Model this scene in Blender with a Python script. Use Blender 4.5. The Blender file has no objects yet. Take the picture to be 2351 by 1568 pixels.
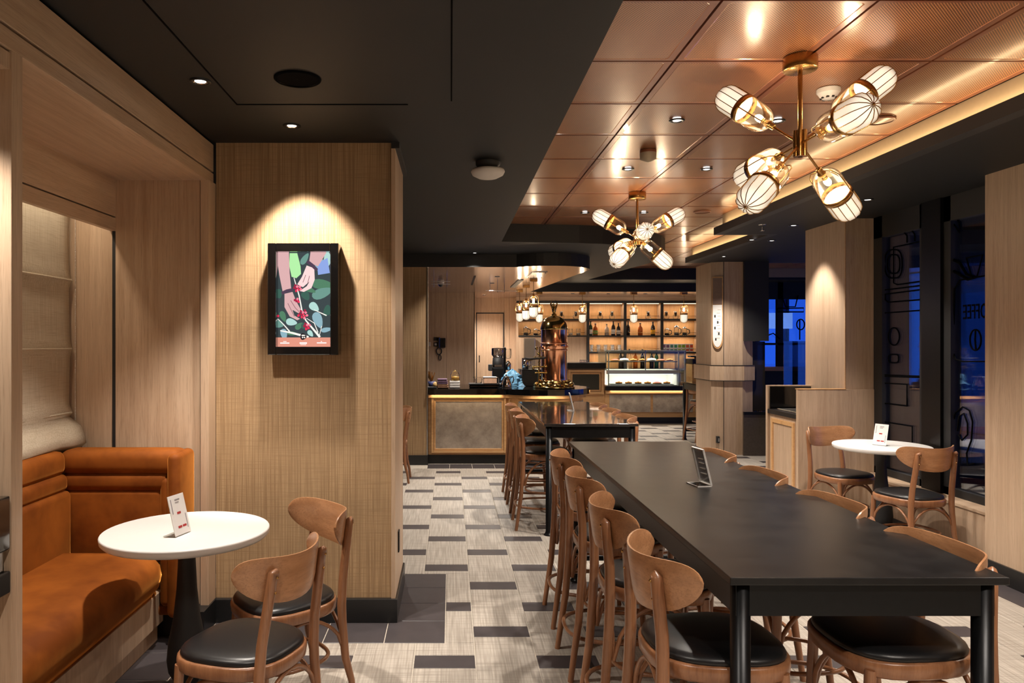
import bpy, bmesh, math, random
from mathutils import Vector, Matrix
random.seed(7)
S = bpy.context.scene
COL = S.collection
PI = math.pi
# ---------------------------------------------------------------- camera, world, exposure
F, VX, VY, CH = 1700.0, 1035.0, 786.0, 1.55
cd = bpy.data.cameras.new('camera'); cam = bpy.data.objects.new('camera', cd); COL.objects.link(cam)
cam.location = (0, 0, CH); cam.rotation_euler = (PI/2, 0, 0)
cd.sensor_width = 36; cd.lens = F/2351*36; cd.clip_start = .05; cd.clip_end = 200
cd.shift_x = (1175.5-VX)/2351; cd.shift_y = (VY-784)/2351
S.camera = cam
S.view_settings.view_transform = 'Standard'; S.view_settings.look = 'None'
S.view_settings.gamma = 1; S.view_settings.use_curve_mapping = False
S.view_settings.exposure = 1.6
w = bpy.data.worlds.new('dusk'); S.world = w; w.use_nodes = True
w.node_tree.nodes['Background'].inputs[0].default_value = (.02, .075, .42, 1)
w.node_tree.nodes['Background'].inputs[1].default_value = .8
try:
    S.cycles.use_denoising = True
    S.cycles.max_bounces = 8; S.cycles.transparent_max_bounces = 24; S.cycles.sample_clamp_indirect = 6
    S.cycles.caustics_reflective = False; S.cycles.caustics_refractive = False
except Exception: pass
WARM = (1, .90, .79)
def kill(l, col=WARM, e=10):
    l.color = col; l.energy = e; return l
def area_light(name, loc, rot, sx, sy, e, col=WARM, parent=None, spread=PI):
    l = bpy.data.lights.new(name, 'AREA'); l.shape = 'RECTANGLE'; l.size = sx; l.size_y = sy; kill(l, col, e); l.spread = spread
    o = bpy.data.objects.new(name, l); COL.objects.link(o); o.location = loc; o.rotation_euler = rot
    if parent: o.location = Vector(loc)-parent.location; o.parent = parent
    return o
def P(px, py, Y): return Vector(((px-VX)/F*Y, Y, CH-(py-VY)/F*Y))
def PX(px, Y): return (px-VX)/F*Y
def PZ(py, Y): return CH-(py-VY)/F*Y
# ---------------------------------------------------------------- materials
def srgb(r, g, b):
    f = lambda c: (c/255/12.92) if c <= 10 else (((c/255)+.055)/1.055)**2.4
    return (f(r), f(g), f(b), 1)
def nmat(name):
    m = bpy.data.materials.new(name); m.use_nodes = True
    nt = m.node_tree; return m, nt, nt.nodes['Principled BSDF']
def N(nt, t, **k):
    n = nt.nodes.new(t)
    for a, b in k.items(): setattr(n, a, b)
    return n
def mixc(nt, fac, a, b):
    n = N(nt, 'ShaderNodeMix', data_type='RGBA')
    L = nt.links
    if isinstance(fac, (int, float)): n.inputs[0].default_value = fac
    else: L.new(fac, n.inputs[0])
    for i, v in ((6, a), (7, b)):
        if isinstance(v, tuple): n.inputs[i].default_value = v
        else: L.new(v, n.inputs[i])
    return n.outputs[2]
def noise(nt, scale, vec=(1, 1, 1), detail=4, coord='Object', rough=.55, rot=(0, 0, 0)):
    tc = N(nt, 'ShaderNodeTexCoord'); mp = N(nt, 'ShaderNodeMapping'); mp.inputs['Scale'].default_value = vec; mp.inputs['Rotation'].default_value = rot
    if coord == 'World':
        g = N(nt, 'ShaderNodeNewGeometry'); nt.links.new(g.outputs['Position'], mp.inputs[0])
    else: nt.links.new(tc.outputs[coord], mp.inputs[0])
    n = N(nt, 'ShaderNodeTexNoise'); n.inputs['Scale'].default_value = scale; n.inputs['Detail'].default_value = detail
    n.inputs['Roughness'].default_value = rough
    nt.links.new(mp.outputs[0], n.inputs[0]); return n.outputs[0]
def ramp(nt, v, a, b):
    r = N(nt, 'ShaderNodeMapRange'); r.inputs[1].default_value = a; r.inputs[2].default_value = b
    nt.links.new(v, r.inputs[0]); return r.outputs[0]
def bump(nt, b, v, st=.2, d=.002):
    n = N(nt, 'ShaderNodeBump'); n.inputs['Strength'].default_value = st; n.inputs['Distance'].default_value = d
    nt.links.new(v, n.inputs['Height']); nt.links.new(n.outputs[0], b.inputs['Normal'])
def pbr(name, col, rough=.5, metal=0, spec=.5, var=.12, vs=40, coat=0, emis=None, es=0, sheen=0, bmp=0):
    m, nt, b = nmat(name)
    b.inputs['Roughness'].default_value = rough; b.inputs['Metallic'].default_value = metal
    b.inputs['Specular IOR Level'].default_value = spec; b.inputs['Coat Weight'].default_value = coat
    if sheen: b.inputs['Sheen Weight'].default_value = sheen; b.inputs['Sheen Roughness'].default_value = .35
    v = noise(nt, vs)
    d = tuple(c*(1-var) for c in col[:3])+(1,); l = tuple(min(1, c*(1+var)) for c in col[:3])+(1,)
    nt.links.new(mixc(nt, ramp(nt, v, .3, .7), d, l), b.inputs['Base Color'])
    if emis: b.inputs['Emission Color'].default_value = emis; b.inputs['Emission Strength'].default_value = es
    if bmp: bump(nt, b, v, bmp)
    return m
def wood(name, c1, c2, grain='z', coord='World', rough=.42, sc=1.0, coat=0):
    m, nt, b = nmat(name)
    st = {'z': (16, 16, .55), 'y': (16, .55, 16), 'x': (.55, 16, 16)}[grain]
    n1 = noise(nt, 1.6*sc, st, 6, coord, .6)
    n2 = noise(nt, 9*sc, tuple(s*1.4 for s in st), 3, coord, .7)
    n3 = noise(nt, .9*sc, {'z': (3, 3, .7), 'y': (3, .7, 3), 'x': (.7, 3, 3)}[grain], 2, coord)
    a = mixc(nt, ramp(nt, n1, .3, .68), c1, c2)
    dk = tuple(c*.78 for c in c1[:3])+(1,)
    a2 = mixc(nt, ramp(nt, n2, .48, .8), a, dk)
    lt = tuple(min(1, c*1.1) for c in c2[:3])+(1,)
    a3 = mixc(nt, ramp(nt, n3, .42, .75), a2, lt)
    fin = N(nt, 'ShaderNodeMix', data_type='RGBA'); fin.inputs[0].default_value = .45
    nt.links.new(a2, fin.inputs[6]); nt.links.new(a3, fin.inputs[7])
    nt.links.new(fin.outputs[2], b.inputs['Base Color'])
    b.inputs['Roughness'].default_value = rough; b.inputs['Coat Weight'].default_value = coat; b.inputs['Coat Roughness'].default_value = .2
    bump(nt, b, n2, .12, .001)
    return m
def weave(name, c1, c2, c3, pitch=.006, rough=.8, bmpst=.4, hor='xy', streak=True):
    """two crossed stripe sets with uneven threads"""
    m, nt, b = nmat(name); L = nt.links
    g = N(nt, 'ShaderNodeNewGeometry'); sp = N(nt, 'ShaderNodeSeparateXYZ'); L.new(g.outputs['Position'], sp.inputs[0])
    def thread(axes, k):
        vec = [0, 0, 0]
        mp = N(nt, 'ShaderNodeMapping'); L.new(g.outputs['Position'], mp.inputs[0])
        mp.inputs['Scale'].default_value = axes
        n = N(nt, 'ShaderNodeTexNoise'); n.inputs['Scale'].default_value = k; n.inputs['Detail'].default_value = 2; L.new(mp.outputs[0], n.inputs[0])
        return n.outputs[0]
    q = 1/pitch
    if hor == 'xy': t1 = thread((1, .03, 1), q); t2 = thread((.03, 1, 1), q)
    else: t1 = thread((1, 1, .012), q); t2 = thread((.03, .03, 1), q)
    a = mixc(nt, ramp(nt, t1, .35, .65), c1, c2)
    a = mixc(nt, ramp(nt, t2, .5, .85), a, c3)
    big = noise(nt, 3, (1, 1, 1), 3, 'World')
    dk = N(nt, 'ShaderNodeMix', data_type='RGBA', blend_type='MULTIPLY'); dk.inputs[0].default_value = .35
    L.new(a, dk.inputs[6]); L.new(big, dk.inputs[7])
    L.new(a if not streak else dk.outputs[2], b.inputs['Base Color'])
    add = N(nt, 'ShaderNodeMath', operation='ADD'); L.new(t1, add.inputs[0]); L.new(t2, add.inputs[1])
    bump(nt, b, add.outputs[0], bmpst, .001)
    b.inputs['Roughness'].default_value = rough
    return m
def glassmat(name, tint=(1, 1, 1, 1), rough=.0, gl=.12, base=None):
    m = bpy.data.materials.new(name); m.use_nodes = True; nt = m.node_tree; nt.nodes.clear()
    o = N(nt, 'ShaderNodeOutputMaterial'); t = N(nt, 'ShaderNodeBsdfTransparent'); t.inputs[0].default_value = tint
    g = N(nt, 'ShaderNodeBsdfGlossy'); g.inputs['Roughness'].default_value = rough
    fr = N(nt, 'ShaderNodeLayerWeight'); fr.inputs[0].default_value = .25
    ad = N(nt, 'ShaderNodeMath', operation='MULTIPLY_ADD'); ad.inputs[1].default_value = .7; ad.inputs[2].default_value = gl; ad.use_clamp = True
    nt.links.new(fr.outputs['Fresnel'], ad.inputs[0])
    mx = N(nt, 'ShaderNodeMixShader'); nt.links.new(ad.outputs[0], mx.inputs[0]); nt.links.new(t.outputs[0], mx.inputs[1]); nt.links.new(g.outputs[0], mx.inputs[2])
    nt.links.new(mx.outputs[0], o.inputs[0]); return m
def emit(name, col, s):
    m = bpy.data.materials.new(name); m.use_nodes = True; nt = m.node_tree; nt.nodes.clear()
    o = N(nt, 'ShaderNodeOutputMaterial'); e = N(nt, 'ShaderNodeEmission'); e.inputs[0].default_value = col; e.inputs[1].default_value = s
    nt.links.new(e.outputs[0], o.inputs[0]); return m
M = {}
OAK1, OAK2 = srgb(176, 147, 120), srgb(204, 178, 152)
M['oak'] = wood('pale_oak_vertical', OAK1, OAK2, 'z')
M['oak_y'] = wood('pale_oak_lengthwise', OAK1, OAK2, 'y')
M['oak_x'] = wood('pale_oak_crosswise', OAK1, OAK2, 'x')
M['oak_warm'] = wood('honey_oak', srgb(190, 142, 92), srgb(216, 172, 120), 'x')
M['beech'] = wood('stained_beech', srgb(124, 80, 52), srgb(162, 112, 77), 'z', 'Object', .34, 1.0, .25)
M['ply'] = wood('stained_plywood', srgb(154, 106, 70), srgb(190, 140, 100), 'y', 'Object', .34, .8, .25)
M['fabric_wall'] = weave('woven_wallcovering', srgb(158, 126, 90), srgb(196, 163, 122), srgb(164, 132, 96), .0055, .75, .4, 'z')
M['tile_beige'] = weave('linen_tile', srgb(148, 140, 130), srgb(178, 170, 160), srgb(126, 118, 108), .010, .5, .25, 'xy', False)
M['tile_dark'] = pbr('slate_tile', srgb(64, 59, 61), .42, var=.12, vs=12, bmp=.05)
M['grout'] = pbr('grout', srgb(176, 168, 156), .8)
M['black'] = pbr('black_paint', srgb(34, 34, 35), .6, var=.06)
M['ceil_black'] = pbr('black_ceiling_paint', srgb(17, 19, 21), .6, var=.05, vs=3)
M['ceil_grey'] = pbr('charcoal_ceiling_paint', srgb(50, 50, 51), .55, var=.05, vs=3)
M['skirt'] = pbr('black_skirting', srgb(26, 26, 27), .35, var=.05)
M['metal_black'] = pbr('blackened_steel', srgb(30, 31, 33), .32, .6, var=.08)
M['stone_black'] = None
M['gloss_black'] = pbr('black_gloss', srgb(14, 14, 15), .06, spec=.7, var=.02, coat=.6)
M['leather'] = pbr('black_leather', srgb(22, 22, 24), .36, var=.08, vs=120, bmp=.05)
M['white'] = pbr('white_laminate', srgb(236, 234, 232), .35, var=.01)
M['offwhite'] = pbr('white_plastic', srgb(215, 212, 208), .45, var=.02)
M['beige_paint'] = pbr('beige_paint', srgb(176, 164, 142), .6, var=.03)
M['brass'] = pbr('brushed_brass', srgb(178, 136, 82), .27, 1, var=.08, vs=90)
M['brass_pol'] = pbr('polished_brass', srgb(190, 165, 105), .12, 1, var=.05)
M['copper'] = pbr('polished_copper', srgb(244, 178, 140), .17, 1, var=.04, vs=6)
M['steel'] = pbr('brushed_steel', srgb(180, 180, 180), .22, 1, var=.04)
M['glass'] = glassmat('clear_glass', (.96, .97, .96, 1), .0, .05)
M['glass_lamp'] = glassmat('lamp_clear_glass', (.98, .93, .84, 1), .02, .07)
M['glass_win'] = glassmat('window_glass', (.8, .84, .9, 1), .0, .12)
M['glass_case'] = glassmat('case_glass', (.93, .98, .95, 1), .0, .03)
M['glass_dark'] = glassmat('smoked_glass', (.42, .42, .45, 1), .02, .30)
M['blind'] = weave('linen_blind', srgb(178, 164, 142), srgb(200, 188, 168), srgb(166, 150, 128), .003, .9, .3, 'z', False)
M['bar_ceiling'] = pbr('bronze_lacquer', srgb(200, 174, 158), .16, .4, var=.04, vs=4)
M['chrome'] = pbr('chrome', srgb(210, 210, 212), .08, 1, var=.01)
def stone_black():
    m, nt, b = nmat('black_stone_top'); 
    n = noise(nt, 9, (1, 1, 1), 4, 'World', .6)
    nt.links.new(mixc(nt, ramp(nt, n, .3, .75), srgb(20, 20, 21), srgb(36, 35, 35)), b.inputs['Base Color'])
    r = N(nt, 'ShaderNodeMapRange'); r.inputs[3].default_value = .27; r.inputs[4].default_value = .33; nt.links.new(n, r.inputs[0]); nt.links.new(r.outputs[0], b.inputs['Roughness'])
    b.inputs['Specular IOR Level'].default_value = .34
    return m
M['stone_black'] = stone_black()
M['slab_gloss'] = pbr('glossy_dark_top', srgb(40, 36, 34), .09, spec=.8, var=.1, vs=5, coat=.5)
def marble():
    m, nt, b = nmat('grey_stone_panel')
    n = noise(nt, 5, (1, 1, 1), 8, 'World', .7)
    v = N(nt, 'ShaderNodeTexVoronoi', feature='DISTANCE_TO_EDGE'); v.inputs['Scale'].default_value = 4
    g = N(nt, 'ShaderNodeNewGeometry')
    ad = N(nt, 'ShaderNodeMix', data_type='VECTOR'); ad.inputs[0].default_value = .12
    nt.links.new(g.outputs['Position'], ad.inputs[4]); nn = N(nt, 'ShaderNodeTexNoise'); nn.inputs['Scale'].default_value = 6; nt.links.new(g.outputs['Position'], nn.inputs[0]); nt.links.new(nn.outputs[1], ad.inputs[5])
    nt.links.new(ad.outputs[1], v.inputs['Vector'])
    a = mixc(nt, ramp(nt, n, .35, .7), srgb(142, 130, 118), srgb(192, 180, 166))
    a = mixc(nt, ramp(nt, v.outputs[0], .006, .0), a, srgb(172, 160, 148))
    nt.links.new(a, b.inputs['Base Color']); b.inputs['Roughness'].default_value = .35; return m
M['marble'] = marble()
def velvet():
    m, nt, b = nmat('rust_velvet')
    n = noise(nt, 3.2, (1, 1, 1), 4, 'World', .6); n2 = noise(nt, 260, (1, 1, 1), 1, 'World')
    nt.links.new(mixc(nt, ramp(nt, n, .35, .68), srgb(108, 54, 15), srgb(154, 86, 29)), b.inputs['Base Color'])
    b.inputs['Roughness'].default_value = .7; b.inputs['Sheen Weight'].default_value = .8; b.inputs['Sheen Roughness'].default_value = .3
    b.inputs['Sheen Tint'].default_value = srgb(255, 170, 80); b.inputs['Specular IOR Level'].default_value = .15
    bump(nt, b, n2, .15, .001); return m
M['velvet'] = velvet()
def perforated():
    m, nt, b = nmat('perforated_copper_panel'); L = nt.links
    g = N(nt, 'ShaderNodeNewGeometry'); mp = N(nt, 'ShaderNodeMapping'); L.new(g.outputs['Position'], mp.inputs[0])
    p = .0125/math.sqrt(2); mp.inputs['Rotation'].default_value = (0, 0, PI/4); mp.inputs['Scale'].default_value = (1/p, 1/p, 0)
    mp.vector_type = 'POINT'
    v = N(nt, 'ShaderNodeTexVoronoi', voronoi_dimensions='2D'); v.inputs['Scale'].default_value = 1; v.inputs['Randomness'].default_value = 0; L.new(mp.outputs[0], v.inputs['Vector'])
    hole = ramp(nt, v.outputs['Distance'], .44, .36)
    n = noise(nt, 2.5, (1.5, .5, 1), 4, 'World')
    a = mixc(nt, ramp(nt, n, .35, .7), srgb(190, 124, 80), srgb(214, 150, 102))
    L.new(mixc(nt, hole, a, srgb(58, 26, 12)), b.inputs['Base Color'])
    b.inputs['Roughness'].default_value = .3; b.inputs['Metallic'].default_value = .1; b.inputs['Coat Weight'].default_value = .45; b.inputs['Coat Roughness'].default_value = .14
    return m
M['perf'] = perforated()
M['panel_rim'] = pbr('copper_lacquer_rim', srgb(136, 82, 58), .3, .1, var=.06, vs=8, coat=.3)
M['panel_plain'] = pbr('copper_lacquer', srgb(190, 126, 84), .2, .35, var=.06, vs=5, coat=.6)
M['seam'] = pbr('red_brown_channel', srgb(108, 60, 46), .45, var=.06)
def frosted():
    m = bpy.data.materials.new('frosted_lamp_glass'); m.use_nodes = True; nt = m.node_tree; b = nt.nodes['Principled BSDF']
    b.inputs['Base Color'].default_value = (.8, .75, .66, 1); b.inputs['Roughness'].default_value = .35
    b.inputs['Emission Color'].default_value = (1, .86, .66, 1)
    lw = N(nt, 'ShaderNodeLayerWeight'); lw.inputs[0].default_value = .5
    r = N(nt, 'ShaderNodeMapRange'); r.inputs[3].default_value = .42; r.inputs[4].default_value = .05; nt.links.new(lw.outputs['Facing'], r.inputs[0])
    nt.links.new(r.outputs[0], b.inputs['Emission Strength']); return m
M['frost'] = frosted()
M['bulb'] = emit('glowing_filament', (1, .78, .5, 1), 7)
M['lens'] = emit('downlight_lens', (1, .95, .9, 1), 2.2)
M['led'] = emit('warm_led_strip', (1, .66, .34, 1), 1.2)
M['ledwhite'] = emit('white_led_strip', (1, .96, .88, 1), 2)
# ---------------------------------------------------------------- geometry helpers
class MB:
    def __init__(s): s.v = []; s.f = []; s.mi = []; s.sm = []
    def add(s, vs, fs, mi=0, sm=False):
        o = len(s.v); s.v += [tuple(v) for v in vs]
        for f in fs: s.f.append(tuple(o+i for i in f)); s.mi.append(mi); s.sm.append(sm)
        return s
    def box(s, a, b, mi=0, bev=0):
        x0, x1 = sorted((a[0], b[0])); y0, y1 = sorted((a[1], b[1])); z0, z1 = sorted((a[2], b[2]))
        if bev <= 0:
            return s.add([(x0, y0, z0), (x1, y0, z0), (x1, y1, z0), (x0, y1, z0), (x0, y0, z1), (x1, y0, z1), (x1, y1, z1), (x0, y1, z1)],
                         [(3, 2, 1, 0), (4, 5, 6, 7), (0, 1, 5, 4), (1, 2, 6, 5), (2, 3, 7, 6), (3, 0, 4, 7)], mi)
        bm = bmesh.new(); bmesh.ops.create_cube(bm, size=1)
        bmesh.ops.scale(bm, vec=(x1-x0, y1-y0, z1-z0), verts=bm.verts); bmesh.ops.translate(bm, vec=((x0+x1)/2, (y0+y1)/2, (z0+z1)/2), verts=bm.verts)
        b_ = min(bev, (x1-x0)*.45, (y1-y0)*.45, (z1-z0)*.45)
        bmesh.ops.bevel(bm, geom=bm.edges[:], offset=b_, segments=2, affect='EDGES', profile=.5)
        bm.verts.index_update(); s.add([v.co for v in bm.verts], [[v.index for v in f.verts] for f in bm.faces], mi, False); bm.free(); return s
    def tube(s, pts, r, n=8, mi=0, cap=True, closed=False):
        pts = [Vector(p) for p in pts]; k = len(pts)
        rs = r if isinstance(r, (list, tuple)) else [r]*k
        rings = []; up = None
        for i, p in enumerate(pts):
            if closed: t = pts[(i+1) % k]-pts[(i-1) % k]
            else: t = pts[min(i+1, k-1)]-pts[max(i-1, 0)]
            t.normalize()
            if up is None: up = Vector((0, 0, 1)) if abs(t.z) < .9 else Vector((1, 0, 0))
            sx = t.cross(up)
            if sx.length < 1e-5: up = Vector((1, 0, 0)); sx = t.cross(up)
            sx.normalize(); uy = sx.cross(t).normalized(); up = uy
            rings.append([p+(sx*math.cos(2*PI*j/n)+uy*math.sin(2*PI*j/n))*rs[i] for j in range(n)])
        vs = [v for rg in rings for v in rg]; fs = []
        for i in range(k if closed else k-1):
            a = i*n; b = ((i+1) % k)*n
            for j in range(n): fs.append((a+j, a+(j+1) % n, b+(j+1) % n, b+j))
        s.add(vs, fs, mi, True)
        if cap and not closed:
            s.add(rings[0], [tuple(range(n))[::-1]], mi); s.add(rings[-1], [tuple(range(n))], mi)
        return s
    def lathe(s, c, prof, n=24, mi=0, M4=None, sq=1.0):
        vs = []; fs = []; k = len(prof)
        for r, z in prof:
            for j in range(n):
                v = Vector((r*math.cos(2*PI*j/n), sq*r*math.sin(2*PI*j/n), z))
                if M4: v = M4 @ v
                vs.append(v+Vector(c))
        for i in range(k-1):
            for j in range(n): fs.append((i*n+j, i*n+(j+1) % n, (i+1)*n+(j+1) % n, (i+1)*n+j))
        s.add(vs, fs, mi, True)
        return s
    def disc(s, c, r, n=24, mi=0, up=1):
        vs = [(c[0]+r*math.cos(2*PI*j/n), c[1]+r*math.sin(2*PI*j/n), c[2]) for j in range(n)]
        return s.add(vs, [tuple(range(n)) if up > 0 else tuple(range(n))[::-1]], mi)
    def prism(s, poly, z0, z1, mi=0, mb=None, mt=None):
        n = len(poly); area = sum(poly[i][0]*poly[(i+1) % n][1]-poly[(i+1) % n][0]*poly[i][1] for i in range(n))
        if area < 0: poly = poly[::-1]
        s.add([(x, y, z0) for x, y in poly]+[(x, y, z1) for x, y in poly], [(i, (i+1) % n, n+(i+1) % n, n+i) for i in range(n)], mi)
        from mathutils.geometry import tessellate_polygon
        tr = tessellate_polygon([[Vector((x, y, 0)) for x, y in poly]])
        def orient(t, up):
            a, b, c = [Vector((poly[i][0], poly[i][1], 0)) for i in t]
            nz = (b-a).cross(c-a).z
            return t if (nz > 0) == up else t[::-1]
        s.add([(x, y, z1) for x, y in poly], [orient(tuple(t), True) for t in tr], mi if mt is None else mt)
        s.add([(x, y, z0) for x, y in poly], [orient(tuple(t), False) for t in tr], mi if mb is None else mb)
        return s
    def sphere(s, c, r, n=12, mi=0, sc=(1, 1, 1)):
        vs = []; fs = []; m = n//2
        for i in range(m+1):
            t = PI*i/m
            for j in range(n): vs.append((c[0]+sc[0]*r*math.sin(t)*math.cos(2*PI*j/n), c[1]+sc[1]*r*math.sin(t)*math.sin(2*PI*j/n), c[2]+sc[2]*r*math.cos(t)))
        for i in range(m):
            for j in range(n): fs.append((i*n+j, (i+1)*n+j, (i+1)*n+(j+1) % n, i*n+(j+1) % n))
        return s.add(vs, fs, mi, True)
    def poly3(s, pts, mi=0): return s.add(pts, [tuple(range(len(pts)))], mi)
    def sheet(s, rows, mi=0, sm=True):
        n = len(rows[0]); vs = [p for r in rows for p in r]
        return s.add(vs, [(i*n+j, i*n+j+1, (i+1)*n+j+1, (i+1)*n+j) for i in range(len(rows)-1) for j in range(n-1)], mi, sm)
    def mesh(s, name, mats, off=Vector((0, 0, 0))):
        me = bpy.data.meshes.new(name)
        me.from_pydata([(v[0]-off[0], v[1]-off[1], v[2]-off[2]) for v in s.v], [], s.f)
        for m in mats: me.materials.append(m)
        me.polygons.foreach_set('material_index', s.mi); me.polygons.foreach_set('use_smooth', s.sm)
        me.update(); return me
def worldloc(o):
    l = Vector((0, 0, 0))
    while o: l = l+o.location; o = o.parent
    return l
def tag(o, label=None, cat=None, group=None, kind=None):
    if label: o['label'] = label
    if cat: o['category'] = cat
    if group: o['group'] = group
    if kind: o['kind'] = kind
    return o
def mats_of(m): return [M[k] if isinstance(k, str) else k for k in (m if isinstance(m, (list, tuple)) else [m])]
def part(name, mb, mat, parent, origin=None, **k):
    """mb is in world coordinates; parent transforms are pure translations"""
    pl = worldloc(parent) if parent else Vector((0, 0, 0))
    org = Vector(origin) if origin is not None else (pl if parent else Vector((0, 0, 0)))
    o = bpy.data.objects.new(name, mb.mesh(name, mats_of(mat), org)); COL.objects.link(o)
    o.location = org-pl
    if parent: o.parent = parent
    return tag(o, **k)
def solo(name, mb, mat, loc, label, cat, group=None, kind=None):
    o = part(name, mb, mat, None, loc); return tag(o, label, cat, group, kind)
def thing(name, loc, label=None, cat=None, group=None, kind=None):
    o = bpy.data.objects.new(name, None); COL.objects.link(o); o.location = loc; o.empty_display_size = .05
    return tag(o, label, cat, group, kind)
def struct(name, mb, mat, parent=None):
    return part(name, mb, mat, parent, kind='structure')
def copy_tree(o, parent=None):
    c = o.copy(); COL.objects.link(c)
    if parent: c.parent = parent
    for ch in o.children: copy_tree(ch, c)
    return c
def boxo(name, a, b, mat, parent, bev=0, **k):
    return part(name, MB().box(a, b, 0, bev), mat, parent, **k)
def subdiv(o, lv=1):
    m = o.modifiers.new('s', 'SUBSURF'); m.levels = lv; m.render_levels = lv; return o
def bevelm(o, w=.004, seg=2):
    m = o.modifiers.new('b', 'BEVEL'); m.width = w; m.segments = seg; m.limit_method = 'ANGLE'; return o
def spot(parent, loc, e, size=70, blend=.5, tilt=(0, 0), col=WARM, rad=.03):
    l = bpy.data.lights.new('beam', 'SPOT'); kill(l, col, e); l.spot_size = math.radians(size); l.spot_blend = blend; l.shadow_soft_size = rad
    o = bpy.data.objects.new('beam', l); COL.objects.link(o); o.parent = parent; o.location = Vector(loc)-worldloc(parent)
    o.rotation_euler = (math.radians(tilt[0]), math.radians(tilt[1]), 0); return o
M['ink'] = pbr('black_ink_film', srgb(8, 8, 9), .9, spec=.05)
# ================================================================ FLOOR
ZC, ZU, ZB = 2.66, 2.86, 2.50      # dark ceiling, upper copper ceiling, bar ceiling
fl = thing('floor', (0, 0, 0), kind='structure')
boxo('grout_bed', (-3.2, -3, -.06), (9, 16.2, -.003), 'grout', fl)
def boxmesh(name, sx, sy, sz, mat):
    m = MB(); e = .0025
    x, y = sx/2, sy/2
    m.add([(-x, -y, -sz), (x, -y, -sz), (x, y, -sz), (-x, y, -sz), (-x, -y, -e), (x, -y, -e), (x, y, -e), (-x, y, -e),
           (-x+e, -y+e, 0), (x-e, -y+e, 0), (x-e, y-e, 0), (-x+e, y-e, 0)],
          [(3, 2, 1, 0), (0, 1, 5, 4), (1, 2, 6, 5), (2, 3, 7, 6), (3, 0, 4, 7), (4, 5, 9, 8), (5, 6, 10, 9), (6, 7, 11, 10), (7, 4, 8, 11), (8, 9, 10, 11)])
    return m.mesh(name, mats_of(mat))
CW, PER, SD = .3, .75, .145
cache = {}
def tile(name, x0, x1, y0, y1, mat):
    g = .0025
    k = (round(x1-x0, 3), round(y1-y0, 3), mat)
    if k not in cache: cache[k] = boxmesh(name, x1-x0-2*g, y1-y0-2*g, .012, mat)
    o = bpy.data.objects.new(name, cache[k]); COL.objects.link(o); o.parent = fl; o.location = ((x0+x1)/2, (y0+y1)/2, 0); return o
far_b, far_d = MB(), MB(); cnt = [0, 0, 0]
def dark_zone(x, y):
    """True where border tiles lie instead of the woven field"""
    if x < -1.02: return True
    if 3.82 < y < 4.96 and x < -.03: return True
    if y > 9.12 and x < .78: return True
    return False
def pieces():
    out = []
    ncol = int((7.6+1.08)/CW)
    for c in range(-3, 27):
        x0 = .12-CW+(c)*CW if False else .12+(c-1)*CW
        x1 = x0+CW
        off = 0 if c % 2 else .375
        k = -3
        while True:
            ys = 3.90+off-.375*0+PER*k; k += 1
            if ys > 14.2: break
            if ys < -.5: continue
            out.append((x0, x1, ys, ys+SD, 'd')); out.append((x0, x1, ys+SD, ys+PER, 'b'))
    return out
rects = []
for x0, x1, y0, y1, t in pieces():
    # clip against the border areas
    segs = [(x0, x1, y0, y1)]
    def cut(segs, bx0, bx1, by0, by1):
        r = []
        for a0, a1, b0, b1 in segs:
            if a1 <= bx0 or a0 >= bx1 or b1 <= by0 or b0 >= by1: r.append((a0, a1, b0, b1)); continue
            if b0 < by0: r.append((a0, a1, b0, by0))
            if b1 > by1: r.append((a0, a1, by1, b1))
            m0, m1 = max(b0, by0), min(b1, by1)
            if a0 < bx0: r.append((a0, bx0, m0, m1))
            if a1 > bx1: r.append((bx1, a1, m0, m1))
        return r
    for z in ((-5, -1.02, -5, 3.82), (-5, -.03, 3.82, 4.96), (-5, 1.95, 9.1, 20), (-5, 9, 13.95, 20), (3.35, 9, -5, 6.63)): segs = cut(segs, *z)
    for q in segs:
        if q[1]-q[0] > .03 and q[3]-q[2] > .03: rects.append(q+(t,))
def seen(x, y): # roughly inside the view cone and not behind the camera
    return y > 1.7 and -.66*y < x < .8*y
rects.sort(key=lambda r: (r[2]+r[3])+(0 if seen((r[0]+r[1])/2, r[3]) else 100))
nb = nd = 0
for x0, x1, y0, y1, t in rects:
    vis = seen((x0+x1)/2, y1)
    if t == 'b' and vis and nb < 290: tile('beige_tile', x0, x1, y0, y1, 'tile_beige'); nb += 1
    elif t == 'd' and vis and nd < 290: tile('dark_strip_tile', x0, x1, y0, y1, 'tile_dark'); nd += 1
    else: (far_b if t == 'b' else far_d).box((x0+.0025, y0+.0025, -.012), (x1-.0025, y1-.0025, 0))
part('far_beige_tiles', far_b, 'tile_beige', fl, kind='stuff'); part('far_strip_tiles', far_d, 'tile_dark', fl, kind='stuff')
def border(x0, x1, y0, y1, sx, sy, ox=None):
    xs = [x0]; 
    while xs[-1] < x1-.01: xs.append(min(x1, xs[-1]+sx))
    y = y1
    while y > y0+.01:
        yn = max(y0, y-sy)
        for a, b in zip(xs, xs[1:]): tile('border_tile', a, b, yn, y, 'tile_dark')
        y = yn
border(-.308, -.03, 4.12, 4.96, .278, .28)
border(-1.30, -.03, 3.82, 4.12, .318, .3)
border(-1.62, -1.30, 1.6, 4.0, .32, .3); border(-1.30, -1.02, 1.6, 3.82, .28, .3)
border(-.293, 1.95, 9.1, 9.42, .28, .32)
bd = MB(); bd.box((3.35, -1, -.012), (3.6, 6.62, 0)); bd.box((1.95, 9.1, -.012), (1.96, 9.2, 0)); bd.box((-3, 4.97, -.012), (-1.03, 9.3, 0)); bd.box((-3, 9.5, -.012), (1.94, 14, 0)); bd.box((-3,14,-.012),(9,15.8,0))
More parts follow.
